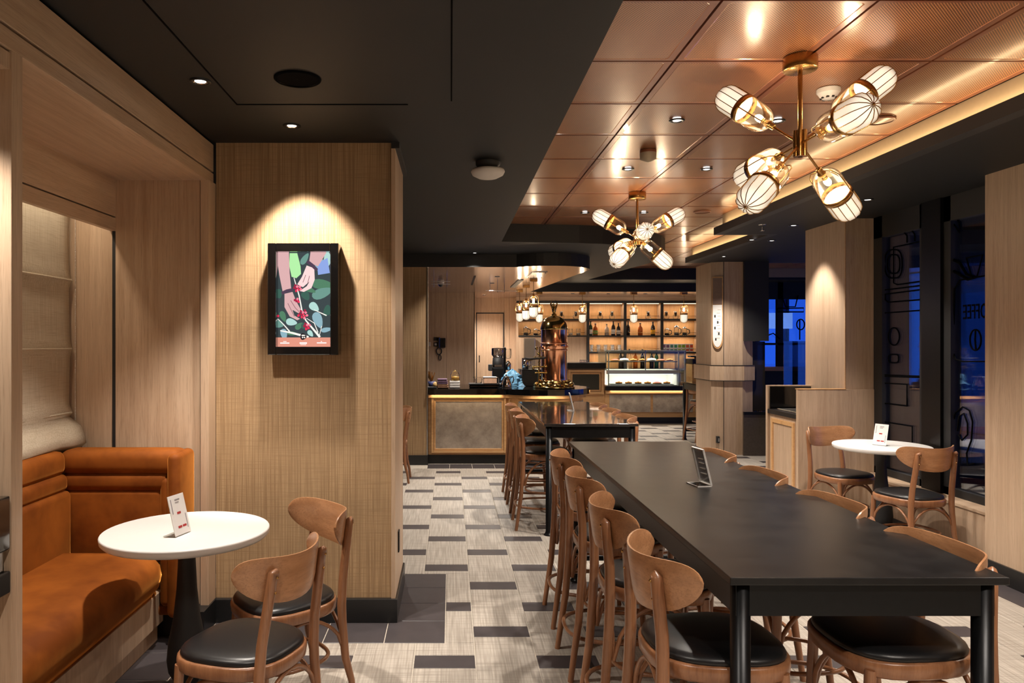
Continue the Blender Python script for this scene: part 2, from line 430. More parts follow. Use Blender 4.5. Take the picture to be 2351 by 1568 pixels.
part('outlying_border_tiles', bd, 'tile_dark', fl, kind='stuff')

# ================================================================ CEILING
cl = thing('ceiling', (0, 0, 0), kind='structure')
arc = []
for a in range(-90, 1, 10):
    t = math.radians(a); arc.append((1.15+1.65*math.cos(t), 9.9+1.65*math.sin(t)))
dark = [(-3.2, -3), (.56, -3), (.56, 8.16)]+[(.8, 8.2)]+arc[1:]+[(2.78, 10.4), (2.43, 13.1), (9, 13.1), (9, 16.2), (-3.2, 16.2)]
part('black_ceiling_plane', MB().prism(dark, ZC, 3.05), 'ceil_black', cl)
sof = [(2.80, -3), (2.80, 7.6), (3.36, 7.6), (3.36, 10.3), (9, 10.3), (9, -3)]
part('window_side_soffit', MB().prism(sof, ZC, 3.05, 1, 1, 1), ['ceil_black', 'ceil_black'], cl)
lip = MB()
for a, b in (((2.72, -3, ZC), (2.80, 7.66, 2.735)), ((2.80, 7.6, ZC), (3.28, 7.66, 2.735)), ((3.28, 7.6, ZC), (3.36, 10.36, 2.735)), ((3.36, 10.3, ZC), (9, 10.36, 2.735))): lip.box(a, b)
part('cove_lip', lip, 'ceil_grey', cl)
fa = MB(); fa.box((2.79, -3, 2.735), (2.80, 7.6, ZU)); fa.box((3.35, 7.66, 2.735), (3.36, 10.3, ZU)); fa.box((2.8, 7.6, 2.735), (3.35, 7.61, ZU)); fa.box((5.2, 13.09, ZC+.04), (9, 13.1, ZU))
part('cove_fascia', fa, 'beige_paint', cl)
part('ceiling_backing', MB().box((.4, -3, 2.89), (9, 13.3, 2.93)), 'seam', cl)
part('copper_channel', MB().box((.56, -3, 2.872), (9, 13.1, 2.888)), 'seam', cl)
led = MB(); led.box((2.745, -2, 2.736), (2.765, 7.55, 2.742)); led.box((3.305, 7.7, 2.736), (3.325, 10.25, 2.742))
part('cove_led_strip', led, 'led', cl)
area_light('cove_glow', (2.755, 2.8, 2.745), (PI, 0, 0), .03, 9.4, 3.6, (1, .68, .36))
area_light('cove_glow_far', (3.315, 9.0, 2.745), (PI, 0, 0), .03, 2.5, 1.1, (1, .68, .36))
pc = {}
def cpanel(x0, x1, y0, y1):
    k = (round(x1-x0, 3), round(y1-y0, 3)); g = .006
    if k not in pc:
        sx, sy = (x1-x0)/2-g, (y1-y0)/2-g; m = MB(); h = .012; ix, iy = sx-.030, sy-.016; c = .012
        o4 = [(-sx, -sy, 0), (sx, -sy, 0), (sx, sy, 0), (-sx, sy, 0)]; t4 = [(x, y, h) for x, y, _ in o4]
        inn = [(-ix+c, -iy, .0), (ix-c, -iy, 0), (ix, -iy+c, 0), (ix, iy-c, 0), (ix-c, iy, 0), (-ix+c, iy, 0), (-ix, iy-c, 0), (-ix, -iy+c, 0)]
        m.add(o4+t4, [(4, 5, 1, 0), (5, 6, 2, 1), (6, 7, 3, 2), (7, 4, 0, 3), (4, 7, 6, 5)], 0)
        m.add(o4+inn, [(4, 5, 1, 0), (5, 6, 1), (6, 7, 2, 1), (7, 8, 2), (8, 9, 3, 2), (9, 10, 3), (10, 11, 0, 3), (11, 4, 0)], 0)
        i2 = [(x*.985, y*.985, .0015) for x, y, z in inn]
        m.add(inn+i2, [(i, (i+1) % 8, 8+(i+1) % 8, 8+i)[::-1] for i in range(8)], 2)
        m.add(i2, [tuple(range(8))[::-1]], 1)
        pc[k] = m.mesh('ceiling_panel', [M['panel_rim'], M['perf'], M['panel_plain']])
    o = bpy.data.objects.new('ceiling_panel', pc[k]); COL.objects.link(o); o.parent = cl; o.location = ((x0+x1)/2, (y0+y1)/2, ZU); return o
for i in range(-5, 17):
    y0 = 2.835+.6155*i; y1 = min(y0+.6155, 13.08)
    xs = [.56, 1.04, 1.64, 2.24, 2.785] if y1 < 7.7 else ([.56, 1.04, 1.64, 2.24, 2.84, 3.345] if y1 < 10.4 else [1.64, 2.24, 2.84, 3.44, 4.04, 4.64, 5.24, 5.84, 6.44, 7.04])
    for a, b in zip(xs, xs[1:]):
        if y1 > 8.3 and b < 1.7 and y1 > 8.9: continue
        cpanel(a, b, y0, y1)
# dropped bar ceiling
arc2 = [(1.24+.58*math.cos(math.radians(a)), 9.75+.58*math.sin(math.radians(a))) for a in range(-135, 1, 9)]
barc = [(-3.2, 9.34), (.829, 9.34)]+arc2[0:]+[(1.49, 13.9), (9, 13.9), (9, 16.2), (-3.2, 16.2)]
part('bar_ceiling', MB().prism(barc, ZB, ZC, 0, 1, 0), ['black', 'bar_ceiling'], cl)
tr = MB(); tr.box((.33, 10.6, 2.494), (.36, 12.2, 2.502)); tr.box((1.02, 11.2, 2.49), (1.1, 12.7, 2.502))
part('ceiling_slot', tr, 'black', cl)
# access panel outline on the black ceiling
ap = MB(); ap.box((-1.0, 3.45, 2.657), (-.2, 3.456, 2.662)); ap.box((-1.0, 2.4, 2.657), (-.994, 3.45, 2.662)); ap.box((.0, 2.1, 2.657), (.006, 3.4, 2.662))
part('access_panel_joint', ap, 'ink', cl)

# ================================================================ WALLS
# pillar with woven wallcovering
pw = thing('wall_pillar', (-.8, 4.4, 0), kind='structure')
boxo('core', (-1.306, 4.12, .13), (-.312, 4.74, ZC), 'fabric_wall', pw)
boxo('corner_post', (-.330, 4.105, .13), (-.308, 4.76, ZC), 'oak', pw)
boxo('skirting', (-1.36, 4.09, 0), (-.296, 4.78, .13), 'skirt', pw, .004)
boxo('head_trim', (-.33, 4.1, ZC-.035), (-.285, 4.80, ZC-.001), 'black', pw)
boxo('wall_socket', (-.308, 4.3, .33), (-.300, 4.36, .45), 'black', pw)
# bar left pier
wb = thing('wall_back', (-.3, 9.4, 0), kind='structure')
boxo('woven_face', (-3.2, 9.39, .12), (-.30, 9.7, ZC), 'fabric_wall', wb)
boxo('metal_corner', (-.305, 9.385, .12), (-.293, 9.71, ZC), 'steel', wb)
boxo('pier_skirting', (-3.2, 9.36, 0), (-.29, 9.7, .12), 'skirt', wb)
x = -.75
i = 0
for a, b in ((-.75, -.085), (-.085, .455)):
    boxo('oak_panel', (a+.002, 14.1, 0), (b-.002, 14.2, ZB), 'oak', wb)
boxo('panel_side', (.44, 14.1, 0), (.455, 15.9, ZB), 'oak', wb)
for a, b in ((.455, .545), (1.14, 1.26), (1.26, 1.41)):
    boxo('oak_panel', (a+.002, 15.9, 0), (b-.002, 16.0, ZB), 'oak', wb)
boxo('oak_panel', (.545, 15.9, 2.19), (1.14, 16.0, ZB), 'oak', wb)
boxo('oak_panel', (1.41, 15.92, 0), (5.3, 16.0, ZB), 'oak', wb)
boxo('oak_panel', (5.3, 15.5, 0), (5.62, 15.6, ZB), 'oak', wb)
boxo('panel_backing', (-1, 14.15, 0), (.44, 14.3, ZC), 'black', wb)
boxo('panel_backing', (.45, 15.97, 0), (5.9, 16.1, ZC), 'black', wb)
boxo('oak_panel', (5.64, 15.5, 0), (5.66, 16, ZB), 'oak', wb)
boxo('rear_return', (5.66, 13.8, 0), (5.72, 16, ZC), 'oak', wb)
dr = thing('door_1', (.85, 15.9, 0), kind='structure')
fr = MB(); fr.box((.545, 15.87, 0), (.56, 15.9, 2.18)); fr.box((1.12, 15.87, 0), (1.14, 15.9, 2.18)); fr.box((.545, 15.87, 2.165), (1.14, 15.9, 2.19))
part('door_frame', fr, 'black', dr)
boxo('door_leaf', (.56, 15.88, 0), (1.12, 15.93, 2.165), 'oak', dr)
boxo('door_pull', (.60, 15.868, 1.13), (.625, 15.88, 1.27), 'steel', dr)

# ---- left panelled wall with banquette alcove
wl = thing('wall_left', (-1.4, 3, 0), kind='structure')
boxo('upper_board', (-1.36, -3, 2.497), (-1.32, 4.12, ZC-.012), 'oak_y', wl, .002)
boxo('lower_board', (-1.36, -3, 2.428), (-1.32, 4.12, 2.487), 'oak_y', wl, .002)
boxo('shadow_gap', (-1.37, -3, 2.434), (-1.345, 4.12, ZC), 'black', wl)
boxo('alcove_soffit', (-1.84, 2.24, 2.43), (-1.36, 4.03, 2.46), 'oak_y', wl)
boxo('alcove_fascia_board', (-1.85, 2.24, 2.232), (-1.82, 4.03, 2.43), 'oak_y', wl)
boxo('alcove_fascia_board', (-1.85, 2.24, 2.155), (-1.82, 4.03, 2.224), 'oak_y', wl)
boxo('fascia_gap', (-1.856, 2.24, 2.16), (-1.842, 4.03, 2.4), 'black', wl)
boxo('alcove_end_panel', (-1.82, 4.02, 0), (-1.362, 4.12, 2.43), 'oak', wl)
boxo('alcove_jamb', (-1.352, 4.0, .13), (-1.308, 4.12, 2.43), 'oak', wl)
boxo('jamb_gap', (-1.372, 4.025, 0), (-1.34, 4.12, 2.43), 'black', wl)
boxo('window_side_panel', (-2.2, 4.03, 0), (-1.835, 4.12, 2.43), 'oak', wl)
boxo('side_gap', (-1.84, 4.024, 0), (-1.815, 4.12, 2.16), 'black', wl)
boxo('alcove_back', (-2.3, -1, 0), (-2.2, 4.12, 2.8), 'oak', wl)
boxo('alcove_lid', (-2.2, 2.24, 2.43), (-1.84, 4.1, 2.47), 'oak', wl)
boxo('near_post', (-1.40, 2.225, 0), (-1.32, 2.283, 2.43), 'oak', wl, .002)
boxo('near_partition', (-2.2, 2.24, 0), (-1.38, 2.275, 2.43), 'oak', wl)
boxo('niche_ceiling', (-2.2, 1.2, 2.37), (-1.325, 2.24, 2.42), 'oak', wl)
boxo('alcove_skirting', (-1.62, 3.90, 0), (-1.30, 4.10, .13), 'skirt', wl)
boxo('left_closure', (-3.2, -3, 0), (-3.1, 16, ZC), 'black', wl)
boxo('rear_closure', (-3.2, -3.1, 0), (9, -3, 3.05), 'oak', wl)
boxo('left_block', (-3.1, 4.14, 0), (-2.4, 4.3, ZC), 'oak', wl)
# niche counter at the left edge of the frame
nc = thing('niche_counter', (-1.6, 1.9, 0), 'black stone counter in the oak niche at the left edge', 'counter')
boxo('stone_top', (-2.1, 1.4, .80), (-1.321, 2.223, .865), 'stone_black', nc, .004)
boxo('cabinet_body', (-2.1, 1.45, 0), (-1.36, 2.22, .80), 'oak', nc)
nd_ = thing('black_glass_box', (-1.5, 2.1, .865), 'black glossy box standing on the niche counter at the left edge', 'appliance')
boxo('body', (-1.9, 1.9, .93), (-1.322, 2.222, 1.09), 'gloss_black', nd_, .004)
boxo('steel_base', (-1.9, 1.92, .865), (-1.335, 2.21, .93), 'steel', nd_, .003)

# ---- right side
wr = thing('wall_right', (3.6, 6, 0), kind='structure')
boxo('near_pillar', (3.55, 3.3, .12), (3.95, 4.92, ZC), 'oak', wr)
boxo('near_pillar_skirting', (3.535, 3.3, 0), (3.9, 4.925, .12), 'skirt', wr)
boxo('near_wall', (3.55, -3, 0), (3.8, 3.3, ZC), 'oak', wr)
boxo('window_pier', (3.53, 6.63, 0), (4.0, 7.37, ZC), 'oak', wr)
boxo('pier_joint', (3.528, 6.625, 1.13), (3.532, 6.63, ZC), 'oak_warm', wr)
boxo('half_wall', (3.10, 6.61, .0), (3.78, 6.65, 1.13), 'oak', wr, .002)
boxo('half_wall_cap', (3.095, 6.605, 1.13), (3.53, 6.655, 1.136), 'oak_warm', wr)
boxo('ledge_box', (3.65, 4.92, .1), (3.80, 6.62, .37), 'oak', wr, .002)
boxo('ledge_top', (3.64, 4.93, .37), (3.86, 6.60, .392), 'oak_y', wr, .002)
boxo('ledge_skirting', (3.645, 4.92, 0), (3.8, 6.62, .1), 'skirt', wr)
# window
w1 = thing('window_1', (3.8, 5.8, .39), kind='structure')
fm = MB()
for y0, y1 in ((4.90, 5.02), (5.60, 5.70), (5.90, 5.97), (6.49, 6.62)): fm.box((3.78, y0, .39), (3.86, y1, ZC))
fm.box((3.78, 4.9, .39), (3.86, 6.62, .45)); fm.box((3.78, 4.9, 2.47), (3.86, 6.62, ZC))
part('window_frame', fm, 'black', w1)
boxo('mullion', (3.755, 5.68, .39), (3.84, 5.91, ZC), 'metal_black', w1)
boxo('pane', (3.815, 5.96, .44), (3.825, 6.5, 2.48), 'glass_win', w1)
boxo('pane', (3.815, 5.0, .44), (3.825, 5.62, 2.48), 'glass_win', w1)
def W(cx, cy, sc=3.135, ox=1840, oy=420, xp=3.808):
    px, py = cx/sc+ox, cy/sc+oy; Y = xp*F/(px-VX); return (xp, Y, PZ(py, Y))
def rr(cx, cy, hw, hh, n=28, e=.5):
    return [(cx+hw*math.copysign(abs(math.cos(t))**e, math.cos(t)), cy+hh*math.copysign(abs(math.sin(t))**e, math.sin(t))) for t in [2*PI*i/n for i in range(n)]]
def art(name, polys, sc=3.135, ox=1840, oy=420, r=.006):
    m = MB()
    for p, c in polys: m.tube([W(a, b, sc, ox, oy) for a, b in p], r, 6, 0, True, c)
    part(name, m, 'ink', w1)
art('coffee_machine_drawing', [([(875, 418), (664, 462), (664, 720), (690, 732), (875, 705)], 0), (rr(663, 582, 62, 103, e=.7), 1), (rr(663, 583, 45, 68, e=.7), 1),
    ([(875, 735), (600, 770), (580, 785), (590, 802), (875, 765)], 0), ([(603, 800), (603, 840), (625, 858), (875, 838)], 0), ([(570, 938), (875, 915)], 0),
    (rr(666, 1105, 40, 63, e=1), 1), (rr(664, 1264, 36, 30, e=.6), 1), ([(560, 1380), (875, 1392)], 0), ([(560, 1390), (875, 1402)], 0),
    ([(585, 1590), (585, 1440), (760, 1450), (760, 1600)], 0), ([(720, 265), (720, 330), (760, 380), (760, 430)], 0), ([(775, 255), (775, 310), (815, 370), (815, 420)], 0)])
art('coffee_machine_drawing', [([(438, 40), (438, 60), (570, 75), (570, 40)], 0), ([(410, 155), (597, 185), (597, 400)], 0), ([(440, 400), (640, 480)], 0)], 2.346, 1840, 900)
art('portafilter_drawing', [([(1040, 350), (1045, 270), (1070, 228), (1110, 240), (1138, 290), (1138, 355), (1080, 270), (1070, 228), (1043, 320)], 0),
    ([(1187, 540), (1305, 518), (1265, 670), (1225, 675), (1187, 540)], 0), ([(1320, 668), (1200, 690), (1140, 700), (1105, 760), (1098, 1000), (1088, 1200), (1110, 1270), (1160, 1285), (1320, 1285)], 0),
    (rr(1253, 1130, 40, 75, e=1), 1), ([(1253, 1060), (1250, 1130), (1256, 1200)], 0)])
art('portafilter_drawing', [([(1090, 550), (1140, 575), (1190, 660), (1240, 675)], 0), ([(1090, 630), (1140, 660), (1200, 695), (1240, 680)], 0)], r=.011)
art('cup_drawing', [([(810, 190), (830, 110), (870, 80), (905, 100), (922, 160), (915, 260), (890, 330), (895, 395), (930, 385)], 0), ([(840, 210), (850, 130), (875, 115), (895, 170), (895, 230), (865, 260), (845, 230)], 0)], 2.346, 1840, 900)
def text(name, body, loc, rot, size, mat, parent, sx=1.0, ext=.0015, align='LEFT'):
    c = bpy.data.curves.new(name, 'FONT'); c.body = body; c.size = size; c.extrude = ext; c.align_x = align; c.resolution_u = 2
    t = bpy.data.objects.new(name, c); COL.objects.link(t); dg = bpy.context.evaluated_depsgraph_get(); me = bpy.data.meshes.new_from_object(t.evaluated_get(dg))
    bpy.data.objects.remove(t); me.materials.clear(); me.materials.append(M[mat] if isinstance(mat, str) else mat)
    o = bpy.data.objects.new(name, me); COL.objects.link(o); o.rotation_euler = rot; o.scale = (sx, 1, 1)
    pl = worldloc(parent); o.location = Vector(loc)-pl; o.parent = parent; return o
text('lettering', 'COFFEE', (3.812, 5.19, 1.723), (PI/2, 0, PI/2), .155, 'ink', w1, .60, .002)
# right rear window, closing walls
w2 = thing('window_2', (6, 14.1, 0), kind='structure')
fm = MB()
for x in (5.62, 6.05, 7.2, 8.4): fm.box((x, 13.7, .1), (x+.1, 13.8, ZC))
fm.box((5.62, 13.7, .1), (8.9, 13.8, .3)); fm.box((5.62, 13.7, 2.35), (8.9, 13.8, ZC)); fm.box((5.62, 13.7, 1.50), (8.9, 13.78, 1.54))
part('window_frame', fm, 'black', w2)
boxo('pane', (5.7, 13.74, .3), (8.9, 13.75, 2.35), 'glass_win', w2)
art2 = MB()
def FW(px, py, Y=13.68): return tuple(P(px, py, Y))
for pl_ in ([(1795, 678), (1803, 704), (1826, 704), (1832, 678)], [(1785, 708), (1845, 707), (1845, 716), (1785, 716), (1785, 708)], [(1836, 735), (1836, 780)], [(1763, 770), (1775, 765), (1790, 778)]): art2.tube([FW(*q) for q in pl_], .012, 5)
art2.tube([FW(1838+9*math.cos(t), 745+12*math.sin(t)) for t in [k*PI/8 for k in range(16)]], .012, 5, closed=True)
part('coffee_drawing', art2, 'ink', w2)
w3 = thing('window_3', (8.9, 10, 0), kind='structure'); fm = MB()
for y in (7.35, 8.9, 10.5, 12.1, 13.7): fm.box((8.85, y, 0), (8.93, y+.08, ZC))
fm.box((8.85, 7.35, 0), (8.93, 13.8, .3)); fm.box((8.85, 7.35, 2.4), (8.93, 13.8, ZC)); part('window_frame', fm, 'black', w3)
boxo('pane', (8.88, 7.4, .3), (8.89, 13.75, 2.4), 'glass_win', w3)
w4 = thing('window_4', (6.5, 7.33, 0), kind='structure'); fm = MB()
for x in (4.0, 5.6, 7.2, 8.85): fm.box((x, 7.30, 0), (x+.06, 7.37, ZC))
fm.box((4.0, 7.3, 0), (8.9, 7.37, .35)); fm.box((4.0, 7.3, 2.45), (8.9, 7.37, ZC)); part('window_frame', fm, 'black', w4)
boxo('pane', (4.05, 7.33, .35), (8.85, 7.34, 2.45), 'glass_win', w4)
# column with menu sign
wc = thing('wall_column', (3.8, 10.4, 0), kind='structure')
colp = [(3.61, 10.27), (3.76, 10.2), (4.02, 10.2), (4.19, 10.28), (4.19, 10.9), (3.61, 10.9)]  # right-hand facet is added, standing in for the column's mirror reflection
part('column_shaft', MB().prism(colp, 0, ZC), 'oak', wc)
belt = [(3.585, 10.25), (3.75, 10.17), (4.03, 10.17), (4.215, 10.265), (4.215, 10.92), (3.585, 10.92)]  # belt runs on across the added facet, as its reflection would
part('belt_board', MB().prism(belt, PZ(874, 10.2), PZ(839, 10.2)), 'oak', wc, )
jm = MB(); jm.box((3.755, 10.196, 0), (3.762, 10.205, PZ(874, 10.2))); jm.box((3.755, 10.196, PZ(839, 10.2)), (3.762, 10.205, ZC))
part('column_joint', jm, 'black', wc)
jm = MB(); jm.prism([(a, b-.004) for a, b in belt], PZ(839, 10.2)-.004, PZ(839, 10.2)+.004); jm.prism([(a, b-.004) for a, b in belt], PZ(874, 10.2)-.004, PZ(874, 10.2)+.004)
part('belt_joint', jm, 'black', wc)
ms = thing('menu_board', (3.68, 10.2, 1.3), 'tall white menu board with a rounded foot mounted on the oak column', 'sign')
d0 = Vector((3.62, 10.255, 0)); d1 = Vector((3.75, 10.19, 0)); dd = (d1-d0); dd.normalize(); nn = Vector((-dd.y, dd.x, 0))*-1
if nn.y > 0: nn = -nn
def msheet(u0, u1, za, zb, off, th, round_=False):
    m = MB(); Wd = (d1-d0).length; pts = []
    if round_:
        r = (u1-u0)*Wd/2; c = (u0+u1)/2*Wd
        pts = [(u0*Wd, zb), (u0*Wd, za+.14)]+[(c-r*math.cos(t), za+.14-.14*math.sin(t)) for t in [PI*i/10 for i in range(1, 10)]]+[(u1*Wd, za+.14), (u1*Wd, zb)]
    else: pts = [(u0*Wd, za), (u1*Wd, za), (u1*Wd, zb), (u0*Wd, zb)]
    n = len(pts)
    A = [d0+dd*u+nn*(off+th)+Vector((0, 0, z)) for u, z in pts]; B = [d0+dd*u+nn*off+Vector((0, 0, z)) for u, z in pts]
    m.add(A+B, [tuple(range(n)), tuple(range(n, 2*n))[::-1]]+[(i, n+i, n+(i+1) % n, (i+1) % n) for i in range(n)]); return m
part('backing', msheet(.02, .98, PZ(801, 10.2), PZ(635, 10.2), .002, .012, True), 'oak_warm', ms)
part('white_face', msheet(.07, .90, PZ(797, 10.2), PZ(700, 10.2), .014, .004, True), 'white', ms)
part('photo_face', msheet(.07, .90, PZ(699, 10.2), PZ(638, 10.2), .014, .004), pbr('brown_print', srgb(120, 96, 88), .4), ms)
pm = MB()
for u, py in ((.2, 726), (.45, 740), (.2, 753), (.55, 766), (.28, 779)):
    q = msheet(u, u+.13, PZ(py+3, 10.2), PZ(py-3, 10.2), .018, .001); pm.add(q.v, q.f)
part('printed_icon', pm, 'black', ms)
pm = MB()
for i in range(10):
    u = .42 if i % 2 else .5; q = msheet(u, u+.3, PZ(712+i*7.2, 10.2), PZ(711+i*7.2, 10.2), .018, .001); pm.add(q.v, q.f)
part('printed_line', pm, 'beige_paint', ms)
so = thing('floor_socket', (3.66, 10.2, .3), 'small steel socket plate low on the oak column', 'socket')
boxo('plate', (3.665, 10.185, PZ(1017, 10.2)), (3.70, 10.24, PZ(1002, 10.2)), 'black', so); boxo('insert', (3.675, 10.178, PZ(1014, 10.2)), (3.692, 10.19, PZ(1005, 10.2)), 'steel', so)
# black overhead panel and smoked glass screen
boxo('overhead_black_panel', (4.025, 10.15, PZ(783, 10.2)), (4.36, 10.19, ZC), 'black', wc)
gs = thing('glass_screen', (4.5, 10.0, 0), 'smoked glass screen between the oak column and the half wall', 'screen')
boxo('pane', (4.20, 10.30, .60), (4.37, 10.31, PZ(784, 10.2)), pbr('bronze_mirror', srgb(120, 110, 102), .04, .9, var=.02), gs)
boxo('pane', (4.37, 9.72, .30), (4.95, 9.73, PZ(783, 9.7)), 'glass_dark', gs)
boxo('rail', (4.0, 10.10, .56), (4.40, 10.14, .60), 'metal_black', gs)
boxo('lower_panel', (4.0, 10.11, 0), (4.38, 10.14, .56), pbr('dark_bronze_panel', srgb(88, 78, 68), .3, .4), gs)
lb = thing('window_counter', (5.5, 12.6, 0), 'oak ledge counter along the far blue window', 'counter')
boxo('worktop', (4.9, 12.7, 1.06), (8.6, 13.15, 1.12), 'oak_warm', lb, .004)
boxo('front_panel', (5.0, 12.9, 0), (8.5, 13.1, 1.06), 'black', lb)
# side cabinet behind the half wall
sc_ = thing('service_cabinet', (3.4, 6.95, 0), 'oak service cabinet with black top beside the half wall', 'cabinet')
boxo('body', (3.12, 6.66, .1), (3.52, 7.24, .86), 'oak', sc_)
boxo('plinth', (3.14, 6.66, 0), (3.5, 7.24, .1), 'skirt', sc_)
boxo('black_top', (3.10, 6.655, .86), (3.52, 7.25, .90), 'stone_black', sc_)
boxo('back_splash', (3.10, 7.25, 0), (3.53, 7.29, 1.13), 'oak', sc_)
boxo('splash_lining', (3.12, 7.235, .9), (3.52, 7.25, 1.12), 'gloss_black', sc_)
boxo('side_lining', (3.12, 6.652, .9), (3.52, 6.66, 1.12), 'gloss_black', sc_)
boxo('top_tray', (3.15, 6.75, .9), (3.45, 7.15, .915), 'steel', sc_, .003)
dm = MB()
for (y0, y1, z0, z1) in ((6.70, 6.74, .14, .82), (7.14, 7.18, .14, .82), (6.74, 7.14, .14, .18), (6.74, 7.14, .78, .82)): dm.box((3.10, y0, z0), (3.125, y1, z1), 0, .004)
d_ = part('door', MB().box((3.112, 6.69, .13), (3.122, 7.19, .83)), 'oak', sc_)
part('door_moulding', dm, 'oak_warm', d_)

# ================================================================ OUTSIDE
boxo('pavement', (3.9, 3, -.1), (30, 30, -.02), 'tile_dark', None, label='dark pavement outside the windows', kind='structure')
fb = thing('street_facade', (9, 8, 0), 'dark building facade with blue lit windows across the street', 'building')
blue = emit('blue_lit_window', srgb(40, 96, 235), .42); blue2 = emit('pale_blue_lit_window', srgb(120, 160, 240), .42)
boxo('wall', (10.5, 7, 0), (10.7, 30, 6), pbr('dark_render', srgb(60, 58, 62), .7), fb)
for k in range(7):
    y = 7.5+k*2.2
    fr_ = boxo('window_surround', (10.44, y, .2), (10.51, y+1.9, 2.8), 'stone_black', fb)
    part('lit_pane', MB().box((10.42, y+.08, .3), (10.45, y+.9, 2.7)), blue if k % 2 else blue2, fr_); part('lit_pane', MB().box((10.42, y+1.0, .3), (10.45, y+1.8, 2.7)), blue, fr_)
fb2 = thing('rear_facade', (9, 19, 0), 'blue lit shopfront across the rear street', 'building')
boxo('wall', (2, 19, 0), (10.4, 19.2, 5), pbr('blue_render', srgb(40, 52, 110), .7), fb2)
for k in range(6):
    x = 5.2+k*.85
    fr_ = boxo('window_surround', (x, 18.93, .5), (x+.72, 19.0, 3.0), 'stone_black', fb2)
    part('lit_pane', MB().box((x+.05, 18.91, .6), (x+.67, 18.94, 2.9)), blue, fr_)
boxo('sign_panel', (8.1, 18.85, 1.9), (8.7, 18.9, 2.3), blue2, fb2)
oc = thing('outdoor_column', (4.2, 7.0, 0), 'pale stone column outside the drawn window', 'column')
part('shaft', MB().prism([(4.0, 6.9), (4.42, 6.9), (4.42, 7.22), (4.0, 7.22)], 0, 2.9), pbr('pale_stone', srgb(190, 170, 150), .7, bmp=.2), oc); boxo('plinth', (3.97, 6.86, 0), (4.46, 7.25, .3), 'beige_paint', oc)
area_light('outdoor_fill', (4.4, 5.6, 2.9), (math.radians(25), 0, 0), .5, .5, 26, (1, .86, .74))  # unseen fill light added to brighten the outdoor column
area_light('street_neon', (7.4, 11, 2.2), (0, math.radians(-60), 0), 2.5, 2.0, 30, (.12, .28, 1))
boxo('street_canopy', (4.0, 3, 2.95), (8.9, 7.28, 3.0), 'ceil_grey', None, label='grey canopy over the pavement outside the windows', kind='structure')
